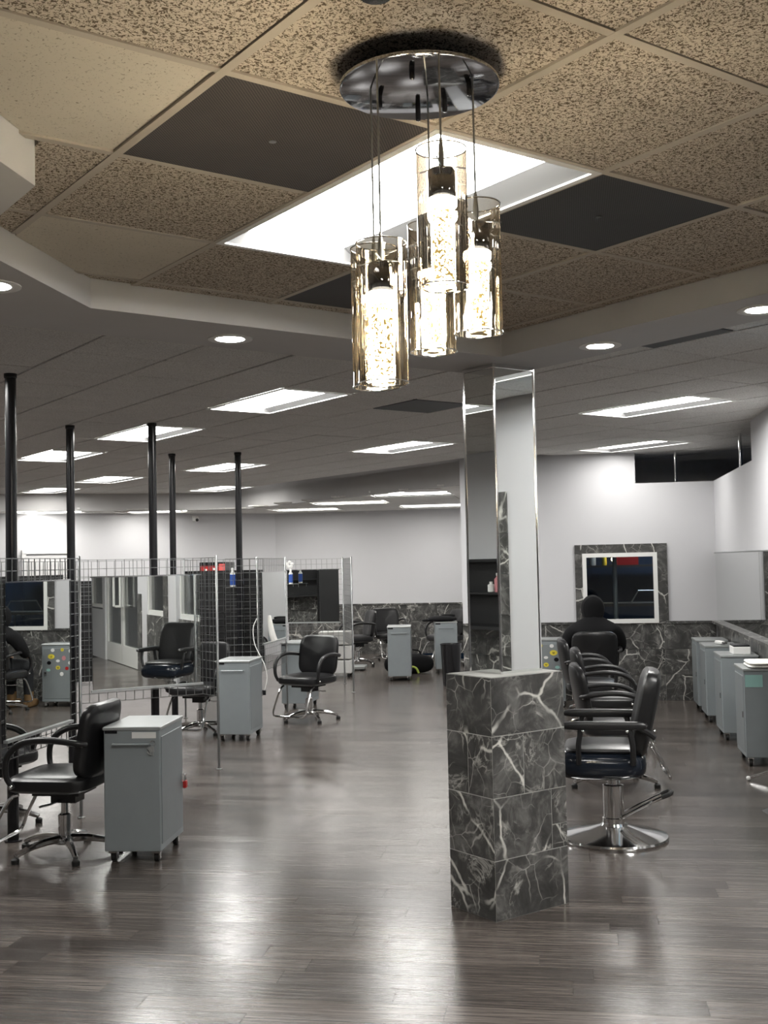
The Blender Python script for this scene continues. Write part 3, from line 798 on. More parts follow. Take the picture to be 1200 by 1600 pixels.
# ------------------------------------------------------------------ pillar
U0, U1, V0, V1, ZB = 4.19, 4.535, 3.64, 4.13, 1.17
pil = thing('pillar', 'square pillar with grey marble tile base and mirrored upper shaft', 'pillar', G((U0 + U1) / 2, (V0 + V1) / 2), ROT_G)
wv, wu = V1 - V0, U1 - U0
obj('grout_core', MB().box((0, 0, ZB / 2 - .003), (wv - .003, wu - .003, ZB - .004)), M['grout'], pil)
rows = [(0, .288), (.288, .587), (.587, .885), (.885, ZB)]
def ptile(side, s0, s1, z0, z1):            # side: which face; s0..s1 along it
    w, h = s1 - s0, z1 - z0; c = (s0 + s1) / 2
    me = MB().box((0, 0, 0), (w - .005, .010, h - .005)).mesh('marble_tile', M['marble'])
    if side == 'f': p, rz = (c - wv / 2, -wu / 2 + .005 - .0004, (z0 + z1) / 2), 0
    elif side == 'b': p, rz = (c - wv / 2, wu / 2 - .005, (z0 + z1) / 2), math.pi
    elif side == 'l': p, rz = (-wv / 2 + .005 - .0004, wu / 2 - c, (z0 + z1) / 2), math.pi / 2
    else: p, rz = (wv / 2 - .005, wu / 2 - c, (z0 + z1) / 2), math.pi / 2
    obj('marble_tile', me, None, pil, p, rz)
for k, (z0, z1) in enumerate(rows):
    sp_f = {1: [0, .385, wv], 2: [0, .205, wv]}.get(k, [0, wv])
    for a, b_ in zip(sp_f, sp_f[1:]):
        if k == 1 and a > .3:
            ptile('f', a, b_, z0, z0 + .12); ptile('f', a, b_, z0 + .12, z1)
        else: ptile('f', a, b_, z0, z1)
    sp_l = {2: [0, .16, wu]}.get(k, [0, wu])
    for a, b_ in zip(sp_l, sp_l[1:]): ptile('l', a, b_, z0, z1)
    ptile('b', 0, wv, z0, z1); ptile('r', 0, wu, z0, z1)
obj('ledge', MB().box((0, 0, ZB - .002), (wv - .02, wu - .02, .006)), M['grout'], pil)
mu0, mu1, mv0, mv1 = 4.29, 4.525, 3.80, 4.07
cx, cy = (mv0 + mv1) / 2 - (V0 + V1) / 2, (mu0 + mu1) / 2 - (U0 + U1) / 2
mw, mh = mv1 - mv0, mu1 - mu0; zc, zh = (ZB + Z_SOF) / 2, Z_SOF - ZB
obj('shaft_core', MB().box((cx, cy, zc), (mw - .012, mh - .012, zh)), M['black_metal'], pil)
for nm, c, d in (('mirror', (cx, cy - mh / 2, zc), (mw - .014, .006, zh)), ('mirror', (cx, cy + mh / 2, zc), (mw - .014, .006, zh)), ('mirror', (cx - mw / 2, cy, zc), (.006, mh - .014, zh)), ('mirror', (cx + mw / 2, cy, zc), (.006, mh - .014, zh))):
    obj(nm, MB().box(c, d), M['mirror'], pil)
for sx in (-1, 1):
    for sy in (-1, 1):
        obj('corner_trim', MB().tube([(cx + sx * mw / 2, cy + sy * mh / 2, ZB), (cx + sx * mw / 2, cy + sy * mh / 2, Z_SOF)], .009, 8), M['chrome'], pil, smooth=True)
mb = MB()
for sy in (-1, 1): mb.box((cx, cy + sy * mh / 2, Z_SOF - .012), (mw, .014, .018))
for sx in (-1, 1): mb.box((cx + sx * mw / 2, cy, Z_SOF - .012), (.014, mh, .018))
obj('top_trim', mb, M['chrome'], pil)

# ------------------------------------------------------------------ mirror stations of wire grid
def wires(mb, x0, x1, z0, z1, y=0.0, r=.0025, st=.0762):
    n = max(1, round((x1 - x0) / st)); k = round((z1 - z0) / st)
    for i in range(n + 1):
        x = x0 + (x1 - x0) * i / n; mb.box((x, y, (z0 + z1) / 2), (2 * r, 2 * r, z1 - z0))
    for i in range(k + 1):
        z = z1 - (z1 - z0) * i / k; mb.box(((x0 + x1) / 2, y + 2 * r, z), (x1 - x0, 2 * r, 2 * r))
def post(t, x, y=0.0, h=1.835):
    obj('post', MB().lathe([(.028, 0), (.028, .006), (.011, .010), (.011, h - .004), (.008, h)], 12), M['steel'], t, (x, y, 0), smooth=True)
def station(label, p, q, mir=None, zb=.58, zt=1.815, posts=(0, 1), wing=None, board=None, mz=(.71, 1.665)):
    d = q - p; w = d.length; rz = math.atan2(d.y, d.x)
    t = thing('mirror_station', label, 'mirror station', p, rz)
    if zb is not None:
        mb = MB(); wires(mb, 0, w, zb, zt); o = obj('wire_grid', mb, M['steel'], t); o['kind'] = 'stuff'
    for k in posts: post(t, k * w)
    if mir:
        a, b_, s = mir; z0, z1 = mz
        o = obj('mirror', MB().box(((a + b_) / 2, s * .022, (z0 + z1) / 2), (b_ - a, .006, z1 - z0)), M['mirror'], t)
        obj('mirror_back', MB().box(((a + b_) / 2, s * .014, (z0 + z1) / 2), (b_ - a - .004, .006, z1 - z0 - .004)), M['black_board'], t)
        obj('mirror_rail', MB().box(((a + b_) / 2, s * .028, z0 - .008), (b_ - a + .03, .03, .018)), M['cart_top'], t)
        obj('mirror_rail', MB().box(((a + b_) / 2, s * .024, z1 + .004), (b_ - a + .03, .012, .010)), M['chrome'], t)
    if wing:
        e = wing; dw = e - q; lw = dw.length; ang = math.atan2(dw.y, dw.x) - rz
        mb = MB(); wires(mb, 0, lw, zb or .62, zt); o = obj('side_grid', mb, M['steel'], t, (w, 0, 0), ang); o['kind'] = 'stuff'
        o2 = obj('post', MB().lathe([(.028, 0), (.028, .006), (.011, .010), (.011, 1.831), (.008, 1.835)], 12), M['steel'], t, (w + lw * math.cos(ang), lw * math.sin(ang), 0), smooth=True)
    if board:
        a, b_, z0, z1, s = board
        obj('back_board', MB().box(((a + b_) / 2, s * .02, (z0 + z1) / 2), (b_ - a, .012, z1 - z0)), M['black_board'], t)
    return t
station('wire grid mirror station reaching out of frame, with mirror beside the swivel chair and cart', D(-3.424, 6.30), D(-3.416, 7.57), (.17, 1.055, -1))
BC, BA = Vector((-2.06, 9.78, 0)), math.radians(30.4)
BD = Vector((math.cos(BA), math.sin(BA), 0))
station('angled wire grid mirror station behind the grey cart, mirror reflecting glass doors', BC - BD * .58, BC + BD * .50, (.10, 1.055, -1), zb=.62, posts=(0,), wing=Vector((-1.46, 9.8, 0)), mz=(.725, 1.665))
station('wire grid mirror station seen almost edge on, reflecting white wall', D(-3.28, 11.72), D(-3.28, 12.94), (.12, 1.10, -1), zb=.60, mz=(.90, 1.66))
p0, p1 = Vector((-1.465, 16.64, 0)), Vector((-.62, 16.50, 0))
station('farthest wire grid mirror station facing the aisle, dark mirror behind the lone chair', p0, p1, (.03, .80, -1), zb=.62, wing=Vector((-.46, 15.37, 0)), mz=(.90, 1.655))
station('wire grid with black board, rungs showing beside the blue bottle', D(-3.60, 11.62), D(-3.27, 11.70), None, zb=.60, posts=())
station('rear mirror station whose black back shows over the nearest mirror', D(-4.75, 8.9), D(-4.75, 10.3), None, zb=.6, board=(.1, 1.3, .70, 1.69, 1))
station('rear mirror station with black back behind the angled mirror', D(-4.4, 12.6), D(-3.45, 12.6), None, zb=.6, posts=(0,), board=(0, .94, .62, 1.69, 1))
station('rear mirror station with black back between the ceiling poles', D(-4.9, 10.6), D(-3.9, 11.3), None, zb=.6, posts=(0,), board=(0, 1.2, .62, 1.62, 1))
POLES = [((-3.58, 6.90), 'black ceiling pole behind the nearest mirror station'), ((-4.38, 9.54), 'black ceiling pole beside the fluorescent light and the grey door'),
         ((-3.64, 9.62), 'black ceiling pole rising behind the angled mirror'), ((-4.42, 12.30), 'black ceiling pole beside the security camera'), ((-3.68, 12.42), 'black ceiling pole next to the red cabinet')]
pole_root = None
for (a, b_), lab in POLES:
    p = D(a, b_)
    if not pole_root:
        pole_root = thing('ceiling_pole', lab, 'pole', p, 0, 'black power poles'); r = .036
        obj('shaft', MB().lathe([(r, 0), (r, Z_OUT)], 20), M['black_metal'], pole_root, smooth=True)
        obj('base_plate', MB().lathe([(.055, 0), (.055, .008), (.037, .010)], 20), M['black_metal'], pole_root, smooth=True)
        obj('collar', MB().lathe([(.037, Z_OUT - .03), (.042, Z_OUT - .025), (.042, Z_OUT)], 20), M['black_metal'], pole_root, smooth=True)
    else: dup(pole_root, p, 0, lab)

# ------------------------------------------------------------------ styling chairs
def make_chair(label):
    t = thing('styling_chair', label, 'chair', (0, 0, 0), 0, 'black styling chairs')
    mb = MB().pad((0, -.02, .455), (.54, .52, .12), .55, .36, 36, 12, crown=.012)
    obj('seat', mb, M['leather'], t, smooth=True)
    bk = MB().pad((0, .255, .705), (.51, .46, .085), .5, .42, 36, 12, rx=math.radians(80), bend=.045)
    obj('backrest', bk, M['leather'], t, smooth=True)
    for s in (-1, 1):
        a = obj('armrest', MB().tube([(s * .245, .255, .70), (s * .285, .20, .715), (s * .295, .02, .735), (s * .295, -.14, .71), (s * .292, -.225, .63), (s * .285, -.235, .52), (s * .265, -.20, .445)], [.016, .018, .021, .021, .020, .018, .016], 10, 5), M['arm'], t, smooth=True)
        mb = MB()
        for p in ((s * .268, .235, .70), (s * .285, -.205, .455)): mb.pad(p, (.026, .026, .026), 1, 1, 8, 6)
        obj('bolt', mb, M['chrome'], a, smooth=True)
    obj('seat_plate', MB().box((0, 0, .385), (.26, .30, .022)), M['black_metal'], t)
    obj('column', MB().lathe([(.040, .075), (.040, .24), (.034, .245), (.022, .25), (.022, .38)], 20), M['chrome'], t, smooth=True)
    obj('mechanism', MB().box((0, .02, .345), (.13, .16, .05)), M['black_metal'], t)
    obj('lever', MB().tube([(.05, 0, .335), (.16, -.02, .33), (.25, -.04, .335)], .007, 6), M['chrome'], t)
    obj('hub', MB().lathe([(.060, .065), (.062, .085), (.050, .105), (.040, .11)], 20), M['chrome'], t, smooth=True)
    for k in range(5):
        th = math.radians(90 + 72 * k + 18); c, s_ = math.cos(th), math.sin(th)
        l = obj('leg', MB().tube([(c * .03, s_ * .03, .095), (c * .14, s_ * .14, .092), (c * .25, s_ * .25, .070), (c * .325, s_ * .325, .045)], [.026, .023, .018, .015], 8, 3), M['chrome'], t, smooth=True)
        obj('glide', MB().lathe([(.022, 0), (.024, .006), (.024, .026), (.014, .034)], 12, (c * .325, s_ * .325, 0)), M['rubber'], l, smooth=True)
    obj('footrest', MB().tube([(-.20, -.20, .395), (-.205, -.26, .36), (-.215, -.35, .20), (-.215, -.385, .115), (-.17, -.40, .085), (0, -.40, .085), (.17, -.40, .085), (.215, -.385, .115), (.215, -.35, .20), (.205, -.26, .36), (.20, -.20, .395)], .011, 8, 3), M['chrome'], t, smooth=True)
    return t
def face(x, y): return math.atan2(y, x) + math.pi / 2
c1 = make_chair('black styling chair beside the nearest grey cart, facing the mirror')
c1.location = (-2.0, 7.03, 0); c1.rotation_euler.z = face(-.97, .16)
CH = [((-.885, 12.76), (-.50, -.87), 'lone black styling chair in the aisle facing the viewer, chrome footrest in front'),
      ((1.72, 8.75), (.98, -.10), 'black styling chair behind the tiled pillar base, footrest bars reaching right'),
      ((1.98, 10.3), (.98, -.14), 'black styling chair second in the row behind the pillar'),
      ((2.06, 11.6), (.98, -.10), 'black styling chair third in the row, just in front of the seated person'),
      ((2.33, 12.85), (.10, .99), 'black styling chair holding the person in the black hood'),
      ((-1.97, 11.97), (-.3, -.95), 'black styling chair seen under the angled mirror'),
      ((-.50, 19.35), (-.95, -.3), 'black styling chair at the far marble wall facing the stations'),
      ((.03, 20.1), (.25, -.97), 'black styling chair tight against the far marble wall behind the lone cart'),
      ((1.0, 19.2), (-.9, -.4), 'black styling chair at the far wall hidden by the waste bin'),
      ((-2.75, 7.9), (-.6, -.8), 'black styling chair behind the nearest mirror station, only legs showing')]
for (x, y), (fx, fy), lab in CH: dup(c1, (x, y, 0), face(fx, fy), lab)

# hydraulic chair beside the pillar
h = thing('hydraulic_chair', 'glossy navy black hydraulic chair on a round chrome base beside the pillar', 'chair', (1.39, 7.12, 0), face(-.97, .18))
obj('base', MB().lathe([(.325, 0), (.330, .012), (.325, .024), (.29, .034), (.16, .062), (.085, .085), (.075, .10)], 48), M['chrome'], h, smooth=True)
obj('pump_column', MB().lathe([(.070, .09), (.070, .13), (.064, .135), (.064, .33), (.05, .335)], 28), M['chrome'], h, smooth=True)
obj('piston', MB().lathe([(.035, .33), (.035, .41)], 20), M['chrome'], h, smooth=True)
obj('seat_plate', MB().box((0, 0, .415), (.30, .34, .03)), M['black_metal'], h)
obj('seat', MB().pad((0, -.07, .480), (.53, .55, .20), .62, .40, 40, 14, crown=.012), M['leather_navy'], h, smooth=True)
obj('seat_top', MB().pad((0, -.05, .572), (.48, .48, .05), .6, .40, 36, 10, crown=.012), M['leather'], h, smooth=True)
obj('backrest', MB().pad((0, .21, .785), (.50, .54, .12), .5, .38, 40, 12, rx=math.radians(77), bend=.02), M['leather'], h, smooth=True)
for s in (-1, 1):
    a = obj('armrest', MB().pad((s * .285, -.05, .735), (.058, .52, .052), .5, .5, 16, 10), M['arm'], h, smooth=True)
    obj('arm_support', MB().tube([(s * .285, -.18, .72), (s * .285, -.20, .62), (s * .255, -.20, .50)], .017, 8, 4), M['arm'], a, smooth=True)
    obj('arm_support', MB().tube([(s * .285, .10, .72), (s * .285, .12, .62), (s * .255, .12, .50)], .019, 8, 4), M['arm'], a, smooth=True)
    obj('arm_link', MB().tube([(s * .285, .14, .725), (s * .28, .20, .70), (s * .265, .25, .66)], .018, 8, 4), M['arm'], a, smooth=True)
    mb = MB()
    for p in ((s * .295 + s * .012, -.17, .705), (s * .295 + s * .012, .09, .705), (s * .256, .25, .70), (s * .256, .23, .60)): mb.pad(p, (.022, .022, .022), 1, 1, 8, 6)
    obj('bolt', mb, M['chrome'], a, smooth=True)
lv = obj('pump_lever', MB().tube([(.045, .05, .14), (.05, .16, .20), (.05, .31, .275)], .010, 8, 3).tube([(-.045, .05, .14), (-.05, .16, .20), (-.05, .31, .275)], .010, 8, 3), M['chrome'], h, smooth=True)
obj('pedal', MB().tube([(-.05, .29, .265), (-.05, .335, .285), (-.02, .35, .29), (.02, .35, .29), (.05, .335, .285), (.05, .29, .265)], .014, 8, 2), M['rubber'], lv, smooth=True)

# ------------------------------------------------------------------ grey roller carts
def make_cart(label, dark=False):
    mt = M['cart_dark'] if dark else M['cart']
    t = thing('roller_cart', label, 'cart', (0, 0, 0), 0, 'grey steel roller carts')
    obj('body', MB().cbox((0, 0, .425), (.34, .50, .71), .005), mt, t)
    obj('top', MB().cbox((0, 0, .790), (.352, .512, .022), .004), M['cart_top'], t)
    d = obj('door', MB().cbox((.172, .0, .425), (.006, .455, .63), .0025), M['cart_dark'], t)
    obj('hasp', MB().box((.178, .20, .42), (.008, .03, .05)), M['chrome'], d)
    obj('handle', MB().tube([(-.11, -.25, .70), (-.11, -.275, .70), (.11, -.275, .70), (.11, -.25, .70)], .007, 8), M['cart_dark'], t)
    obj('nameplate', MB().box((-.125, -.2515, .772), (.075, .004, .018)), M['black_metal'], t)
    for sx in (-1, 1):
        for sy in (-1, 1):
            c = obj('caster', MB().box((sx * .13, sy * .20, .062), (.05, .05, .012)).box((sx * .13 - .018, sy * .20 + .012, .040), (.004, .034, .045)).box((sx * .13 + .018, sy * .20 + .012, .040), (.004, .034, .045)), M['chrome'], t)
            wm = MB().tube([(sx * .13 - .013, sy * .20 + .015, .030), (sx * .13 + .013, sy * .20 + .015, .030)], .030, 16)
            obj('wheel', wm, M['rubber'], c, smooth=True)
    return t
def front_plate(t, mat, c, d, name='label_sticker', lab=None):
    o = obj(name, MB().box(c, d), mat, t)
    if lab: o['label'] = lab
    return o
k1 = make_cart('grey steel roller cart in front with white label and keys, red padlock on its door')
K1P, K1R = Vector((-1.50, 7.0, 0)), math.radians(-5)
k1.location = K1P; k1.rotation_euler.z = K1R
carts = [((-1.50, 11.55), math.radians(-8), 'grey roller cart behind the grid post, silver edge, near the angled mirror'),
         ((-1.07, 13.95), math.radians(-10), 'grey roller cart half hidden behind the lone chair'),
         ((.19, 16.95), math.radians(-2), 'lone grey roller cart out on the floor by the far wall, black bag behind'),
         ((.93, 17.95), math.radians(0), 'grey roller cart with black jacket on top behind the waste bin')]
for (x, y), rz, lab in carts: dup(k1, (x, y, 0), rz, lab)
for (a, b_), rz, lab in (((1.575, 10.02), 180, 'grey roller cart nearest along the mirrored partition, towels on top'), ((1.565, 11.35), 180, 'grey roller cart second along the mirrored partition'),
                     ((1.56, 12.55), 180, 'grey roller cart third along the mirrored partition'), ((1.56, 13.35), 180, 'grey roller cart in the corner by the window wall')):
    dup(k1, D(a, b_), ROT_D + math.radians(rz), lab)
sk = dup(k1, D(-.32, 13.70), ROT_D - math.pi / 2, 'grey roller cart with many stickers on its door beside the seated person')
for ch in sk.children:
    if ch.name.startswith(('handle', 'nameplate')): ch.hide_render = False
SK = [(.10, .72, .05, 'paper'), (-.03, .725, .045, 'yellow'), (-.15, .71, .05, 'paper'), (-.17, .655, .035, 'pinkred'), (.12, .64, .065, 'yellow'), (-.05, .62, .05, 'pink'), (.03, .585, .04, 'paper'), (-.14, .56, .05, 'paper'),
      (.15, .56, .05, 'black_metal'), (.03, .50, .06, 'yellow'), (-.09, .49, .045, 'red'), (-.17, .46, .04, 'paper'), (.16, .47, .04, 'teal'), (-.02, .42, .045, 'paper')]
for y, z, r, mt in SK:
    w_, h_ = r * random.uniform(.95, 1.4), r * random.uniform(.85, 1.2)
    mb = MB(); n = 14
    ring = [(y + w_ * .5 * math.cos(2 * math.pi * k / n), z + h_ * .5 * math.sin(2 * math.pi * k / n)) for k in range(n)]
    mb.add([(.1752, a, b_) for a, b_ in ring] + [(.1765, a, b_) for a, b_ in ring], [tuple(range(n, 2 * n))] + [(k, (k + 1) % n, n + (k + 1) % n, n + k) for k in range(n)])
    o = obj('sticker', mb, M[mt], sk)
    if mt == 'yellow':
        o['label'] = 'round yellow sticker'
        obj('print', MB().box((.1768, y - r * .12, z + r * .05), (.001, r * .14, r * .14)).box((.1768, y + r * .12, z + r * .05), (.001, r * .14, r * .14)).box((.1768, y, z - r * .14), (.001, r * .3, r * .07)), M['black_metal'], o)
front_plate(k1, M['paper'], (.075, -.2515, .752), (.145, .003, .036), 'label_strip', 'white blank label strip')
RK = Matrix.Rotation(K1R, 3, 'Z')
t = thing('key_ring', 'small bunch of silver keys hanging from the near cart lock', 'keys', K1P + RK @ Vector((.128, -.253, .715)), K1R)
obj('ring', MB().tube([(.016 * math.cos(a), -.004, .016 * math.sin(a) - .012) for a in [i * math.pi / 6 for i in range(13)]], .0018, 5), M['chrome'], t)
for k, (dx, a) in enumerate(((-.008, -.4), (.004, -.1), (-.016, -.7))):
    obj('key', MB().box((dx, -.006 - .002 * k, -.045), (.014, .002, .034), ry=a).box((dx + .010 * -math.sin(-a), -.006 - .002 * k, -.068), (.007, .002, .026), ry=a), M['cart_top'], t)
t = thing('padlock', 'red padlock hanging on the side door of the near cart', 'padlock', K1P + RK @ Vector((.194, .215, .375)), K1R)
obj('lock_body', MB().cbox((0, 0, 0), (.022, .040, .046), .004), M['red'], t)
obj('shackle', MB().tube([(0, -.013, .02), (0, -.013, .05), (0, 0, .062), (0, .013, .05), (0, .013, .02)], .0035, 6, 3), M['chrome'], t, smooth=True)

# things on the carts along the partition
def folded(loc, rz, w, d, n, lab):
    t = thing('folded_towel', lab, 'towel', loc, rz)
    for k in range(n): obj('fold', MB().pad((0, 0, .014 + k * .026), (w - .01 * (k % 2), d, .028), .6, .25, 24, 8), M['towel'], t, smooth=True)
    return t
folded(D(1.60, 9.95, .802), ROT_D, .30, .40, 2, 'white folded towels on the nearest cart by the partition')
t = thing('tissue_box', 'white and black dispenser box behind the nearest partition cart, on the mirror ledge side', 'box', D(1.60, 11.30, .802), ROT_D)
obj('carton', MB().cbox((0, 0, .035), (.16, .26, .07), .004), M['paper'], t); obj('lid', MB().cbox((0, 0, .078), (.15, .24, .016), .003), M['black_metal'], t)
t = thing('hair_clipper', 'small white clipper lying on the third partition cart', 'clipper', D(1.56, 12.45, .802), ROT_D + .4)
obj('clipper_body', MB().pad((0, 0, .022), (.05, .17, .042), .7, .5, 16, 8), M['paper'], t, smooth=True); obj('blade', MB().box((0, -.095, .02), (.045, .03, .016)), M['chrome'], t)
o = obj('paper_note', MB().box((.09, .2515 + .0012, .70), (.14, .002, .10)), M['teal'], None, D(1.575, 10.02), ROT_D + math.pi)
tag(o, 'teal paper note stuck on the nearest partition cart', 'note')

# ------------------------------------------------------------------ far end of the room
t = thing('waste_bin', 'tall black plastic waste bin at the far end beside the pillar', 'bin', (.90, 16.0, 0))
obj('bin_body', MB().lathe([(.115, 0), (.12, .01), (.145, .56), (.150, .57), (.150, .585), (.140, .585), (.135, .56), (.11, .03), (.0, .03)], 24), M['black_metal'], t, smooth=True)
t = thing('duffel_bag', 'black duffel bag lying on the floor behind the lone cart', 'bag', (.34, 17.85, 0), -.05)
obj('bag_body', MB().pad((0, 0, .145), (.78, .32, .29), .7, .5, 28, 12, crown=.02), M['cloth'], t, smooth=True)
obj('bag_handle', MB().tube([(-.2, -.05, .25), (-.15, -.05, .36), (.15, -.05, .36), (.2, -.05, .25)], .012, 6, 3), M['cloth'], t, smooth=True)
t = thing('luggage_strap', 'lime green strap lying against the black duffel bag', 'strap', (.40, 17.45, 0))
obj('band', MB().tube([(-.07, 0, .02), (-.04, 0, .13), (.04, -.02, .12), (.08, -.03, .04)], .018, 6, 3), M['lime'], t, smooth=True)
t = thing('jacket', 'black jacket thrown over the far grey cart', 'jacket', (.88, 17.9, .802))
mb = MB().pad((0, 0, .035), (.46, .42, .07), .7, .5, 28, 10, crown=.02); mb.pad((-.22, -.02, .02), (.20, .16, .04), .7, .6, 18, 8)
obj('jacket_body', mb, M['cloth'], t, smooth=True); obj('collar', MB().pad((.1, .05, .085), (.22, .18, .05), .7, .6, 18, 8), M['cloth'], t, smooth=True)
t = thing('storage_trolley', 'white plastic trolley with bags behind the farthest mirror station', 'trolley', (-.78, 17.6, 0), -.1)
for k in range(3): obj('drawer', MB().cbox((0, 0, .16 + k * .22), (.50, .36, .20), .01), M['paper'], t)
for sx in (-.2, .2):
    for sy in (-.13, .13): obj('wheel', MB().pad((sx, sy, .03), (.05, .06, .06), .9, .9, 10, 6), M['rubber'], t, smooth=True)
t = thing('floor_scale', 'low grey platform on the floor beside the farthest station', 'platform', (-.62, 18.6, 0), -.1)
obj('platform', MB().cbox((0, 0, .05), (.55, .35, .05), .006), M['cart_top'], t)
for sx in (-.22, .22): obj('foot', MB().box((sx, 0, .0125), (.05, .3, .025)), M['rubber'], t)
t = thing('display_cabinet', 'red and black cabinet top showing above the wire grids at the far side', 'cabinet', (-2.46, 16.6, 0), ROT_D)
obj('cabinet_body', MB().cbox((0, 0, .90), (.39, .45, 1.80), .006), M['black_metal'], t)
obj('print_panel', MB().box((-.045, -.229, 1.655), (.27, .006, .19)), M['red'], t); obj('side_panel', MB().box((.145, -.229, 1.665), (.095, .008, .22)), M['pinkred'], t)
for k, (x, z) in enumerate(((-.14, 1.62), (-.10, 1.69), (-.03, 1.63), (-.06, 1.60), (.03, 1.70))): obj('white_print', MB().box((x, -.233, z), (.04, .003, .03)), M['paper'], t)
for k in range(3): obj('drawer_front', MB().cbox((.0, -.23, .25 + k * .38), (.36, .012, .34), .003), M['cart_dark'], t)
def spray(loc, lab, rz=0):
    t = thing('spray_bottle', lab, 'bottle', loc, rz)
    obj('bottle_body', MB().lathe([(.028, 0), (.030, .006), (.030, .15), (.015, .175), (.013, .185)], 16), M['paper'], t, smooth=True)
    obj('label_wrap', MB().lathe([(.0307, .02), (.0307, .14)], 16), M['blue'], t, smooth=True)
    obj('cap', MB().lathe([(.016, .185), (.016, .21), (.010, .216)], 12), M['paper'], t, smooth=True); return t
def wshelf(loc, rz, lab):
    t = thing('wire_shelf', lab, 'shelf', loc, rz)
    mb = MB()
    for k in range(6): mb.box((-.1 + k * .04, 0, 0), (.004, .10, .004))
    mb.box((0, -.05, 0), (.204, .004, .004)); mb.box((0, .05, 0), (.204, .004, .004))
    obj('wire_tray', mb, M['steel'], t); obj('hook', MB().box((-.1, .052, -.02), (.006, .006, .05)).box((.1, .052, -.02), (.006, .006, .05)), M['steel'], t); return t
pb = D(-3.78, 12.48, 1.50); wshelf(pb, ROT_D, 'small wire shelf on the black board under the blue bottle'); spray(pb + Vector((0, 0, .003)), 'white bottle with blue label against the black board')
pb = Vector((-1.36, 16.30, 1.46)); wshelf(pb, ROT_D, 'small wire shelf beside the farthest dark mirror'); spray(pb + Vector((0, 0, .003)), 'white bottle with blue label at the farthest dark mirror')
t = thing('flower_ornament', 'white flower ornament clipped to the farthest mirror corner', 'ornament', (-1.375, 16.33, 1.74), 0)
mb = MB()
for k in range(5): mb.pad((.035 * math.cos(k * 1.2566 + .3), 0, .035 * math.sin(k * 1.2566 + .3)), (.05, .012, .05), .9, .9, 12, 6)
obj('petal', mb, M['paper'], t, smooth=True); obj('clip', MB().box((0, .01, -.06), (.012, .008, .06)), M['paper'], t)
# towel hung on the edge-on station
t = thing('hanging_towel', 'white towel hanging from the edge-on mirror station rail', 'towel', D(-3.19, 11.86, 0), ROT_D + .15)
obj('towel_cloth', MB().tube([(0, 0, 1.20), (.012, -.01, 1.10), (.03, -.01, 1.0), (.05, 0, .93)], [.018, .03, .035, .038], 8, 3), M['towel'], t, smooth=True)
t = thing('power_cord', 'white cord looping down beside the edge-on mirror station', 'cord', (-1.32, 12.03, 0))
obj('cord', MB().tube([(-.05, 0, 1.18), (-.09, 0, 1.08), (-.08, 0, .92), (-.02, .0, .78), (.03, -.02, .68), (.05, -.02, .55), (.02, -.02, .42)], .005, 6, 4), M['paper'], t, smooth=True)
obj('plug', MB().box((.015, -.02, .40), (.04, .03, .05)), M['black_metal'], t)
# stand whose foot reaches into the frame at the right
t = thing('tripod_stand', 'chrome stand beside the partition with one white-tipped foot in view', 'stand', (3.02, 8.8, 0))
obj('pole', MB().tube([(0, 0, .06), (0, 0, 1.1)], .014, 8), M['chrome'], t, smooth=True)
for k in range(3):
    th = 3.0 + k * 2.094
    l = obj('leg', MB().tube([(0, 0, .10), (.25 * math.cos(th), .25 * math.sin(th), .018)], [.014, .010], 8), M['chrome'], t, smooth=True)
    obj('foot_tip', MB().pad((.25 * math.cos(th), .25 * math.sin(th), .018), (.035, .035, .034), .9, .9, 10, 6), M['paper'], l, smooth=True)
t = thing('door_wedge', 'black wedge shaped floor plate at the frame edge near the hydraulic chair', 'wedge', (2.66, 7.72, 0), 0)
obj('wedge_body', MB().add([(-.13, -.08, 0), (.2, -.08, 0), (.2, .08, 0), (-.13, .08, 0), (.2, -.08, .12), (.2, .08, .12), (-.10, -.08, .01), (-.10, .08, .01)], [(0, 3, 2, 1), (0, 1, 4, 6), (3, 7, 5, 2), (6, 4, 5, 7), (1, 2, 5, 4), (0, 6, 7, 3)]), M['rubber'], t)

# ------------------------------------------------------------------ seated person
def skin(name, V, E, mat, parent, root=0, sub=2):
    me = bpy.data.meshes.new(name); me.from_pydata([v[:3] for v in V], E, []); me.update()
    o = bpy.data.objects.new(name, me); COL.objects.link(o); o.parent = parent; me.materials.append(mat)
    md = o.modifiers.new('skin', 'SKIN'); md.use_smooth_shade = True
    if not me.skin_vertices: 
        pass
    sv = me.skin_vertices[0].data if me.skin_vertices else None
    if sv:
        for k, v in enumerate(V):
            r = v[3]; sv[k].radius = (r, r) if not hasattr(r, '__len__') else r
            sv[k].use_root = (k == root)
    s2 = o.modifiers.new('sub', 'SUBSURF'); s2.levels = sub; s2.render_levels = sub
    return o
PR = math.atan2(.99, .10) - math.pi / 2                    # local +y is where the person faces
per = thing('person', 'person seen from behind in black hood and hoodie, seated facing the dark window', 'person', (2.34, 12.86, 0), PR)
def chain(V, E, pts, start=None):
    prev = start
    for p in pts:
        V.append(p); k = len(V) - 1
        if prev is not None: E.append((prev, k))
        prev = k
    return prev
V, E = [(0, -.06, .57, .125)], []
chest = chain(V, E, [(0, -.10, .70, .12), (0, -.10, .85, .13), (0, -.07, .98, .12)], 0)
neck = chain(V, E, [(0, -.05, 1.06, .055), (0, -.02, 1.12, .06)], chest)
chain(V, E, [(0, 0, 1.18, .082), (0, .005, 1.25, .075)], neck)
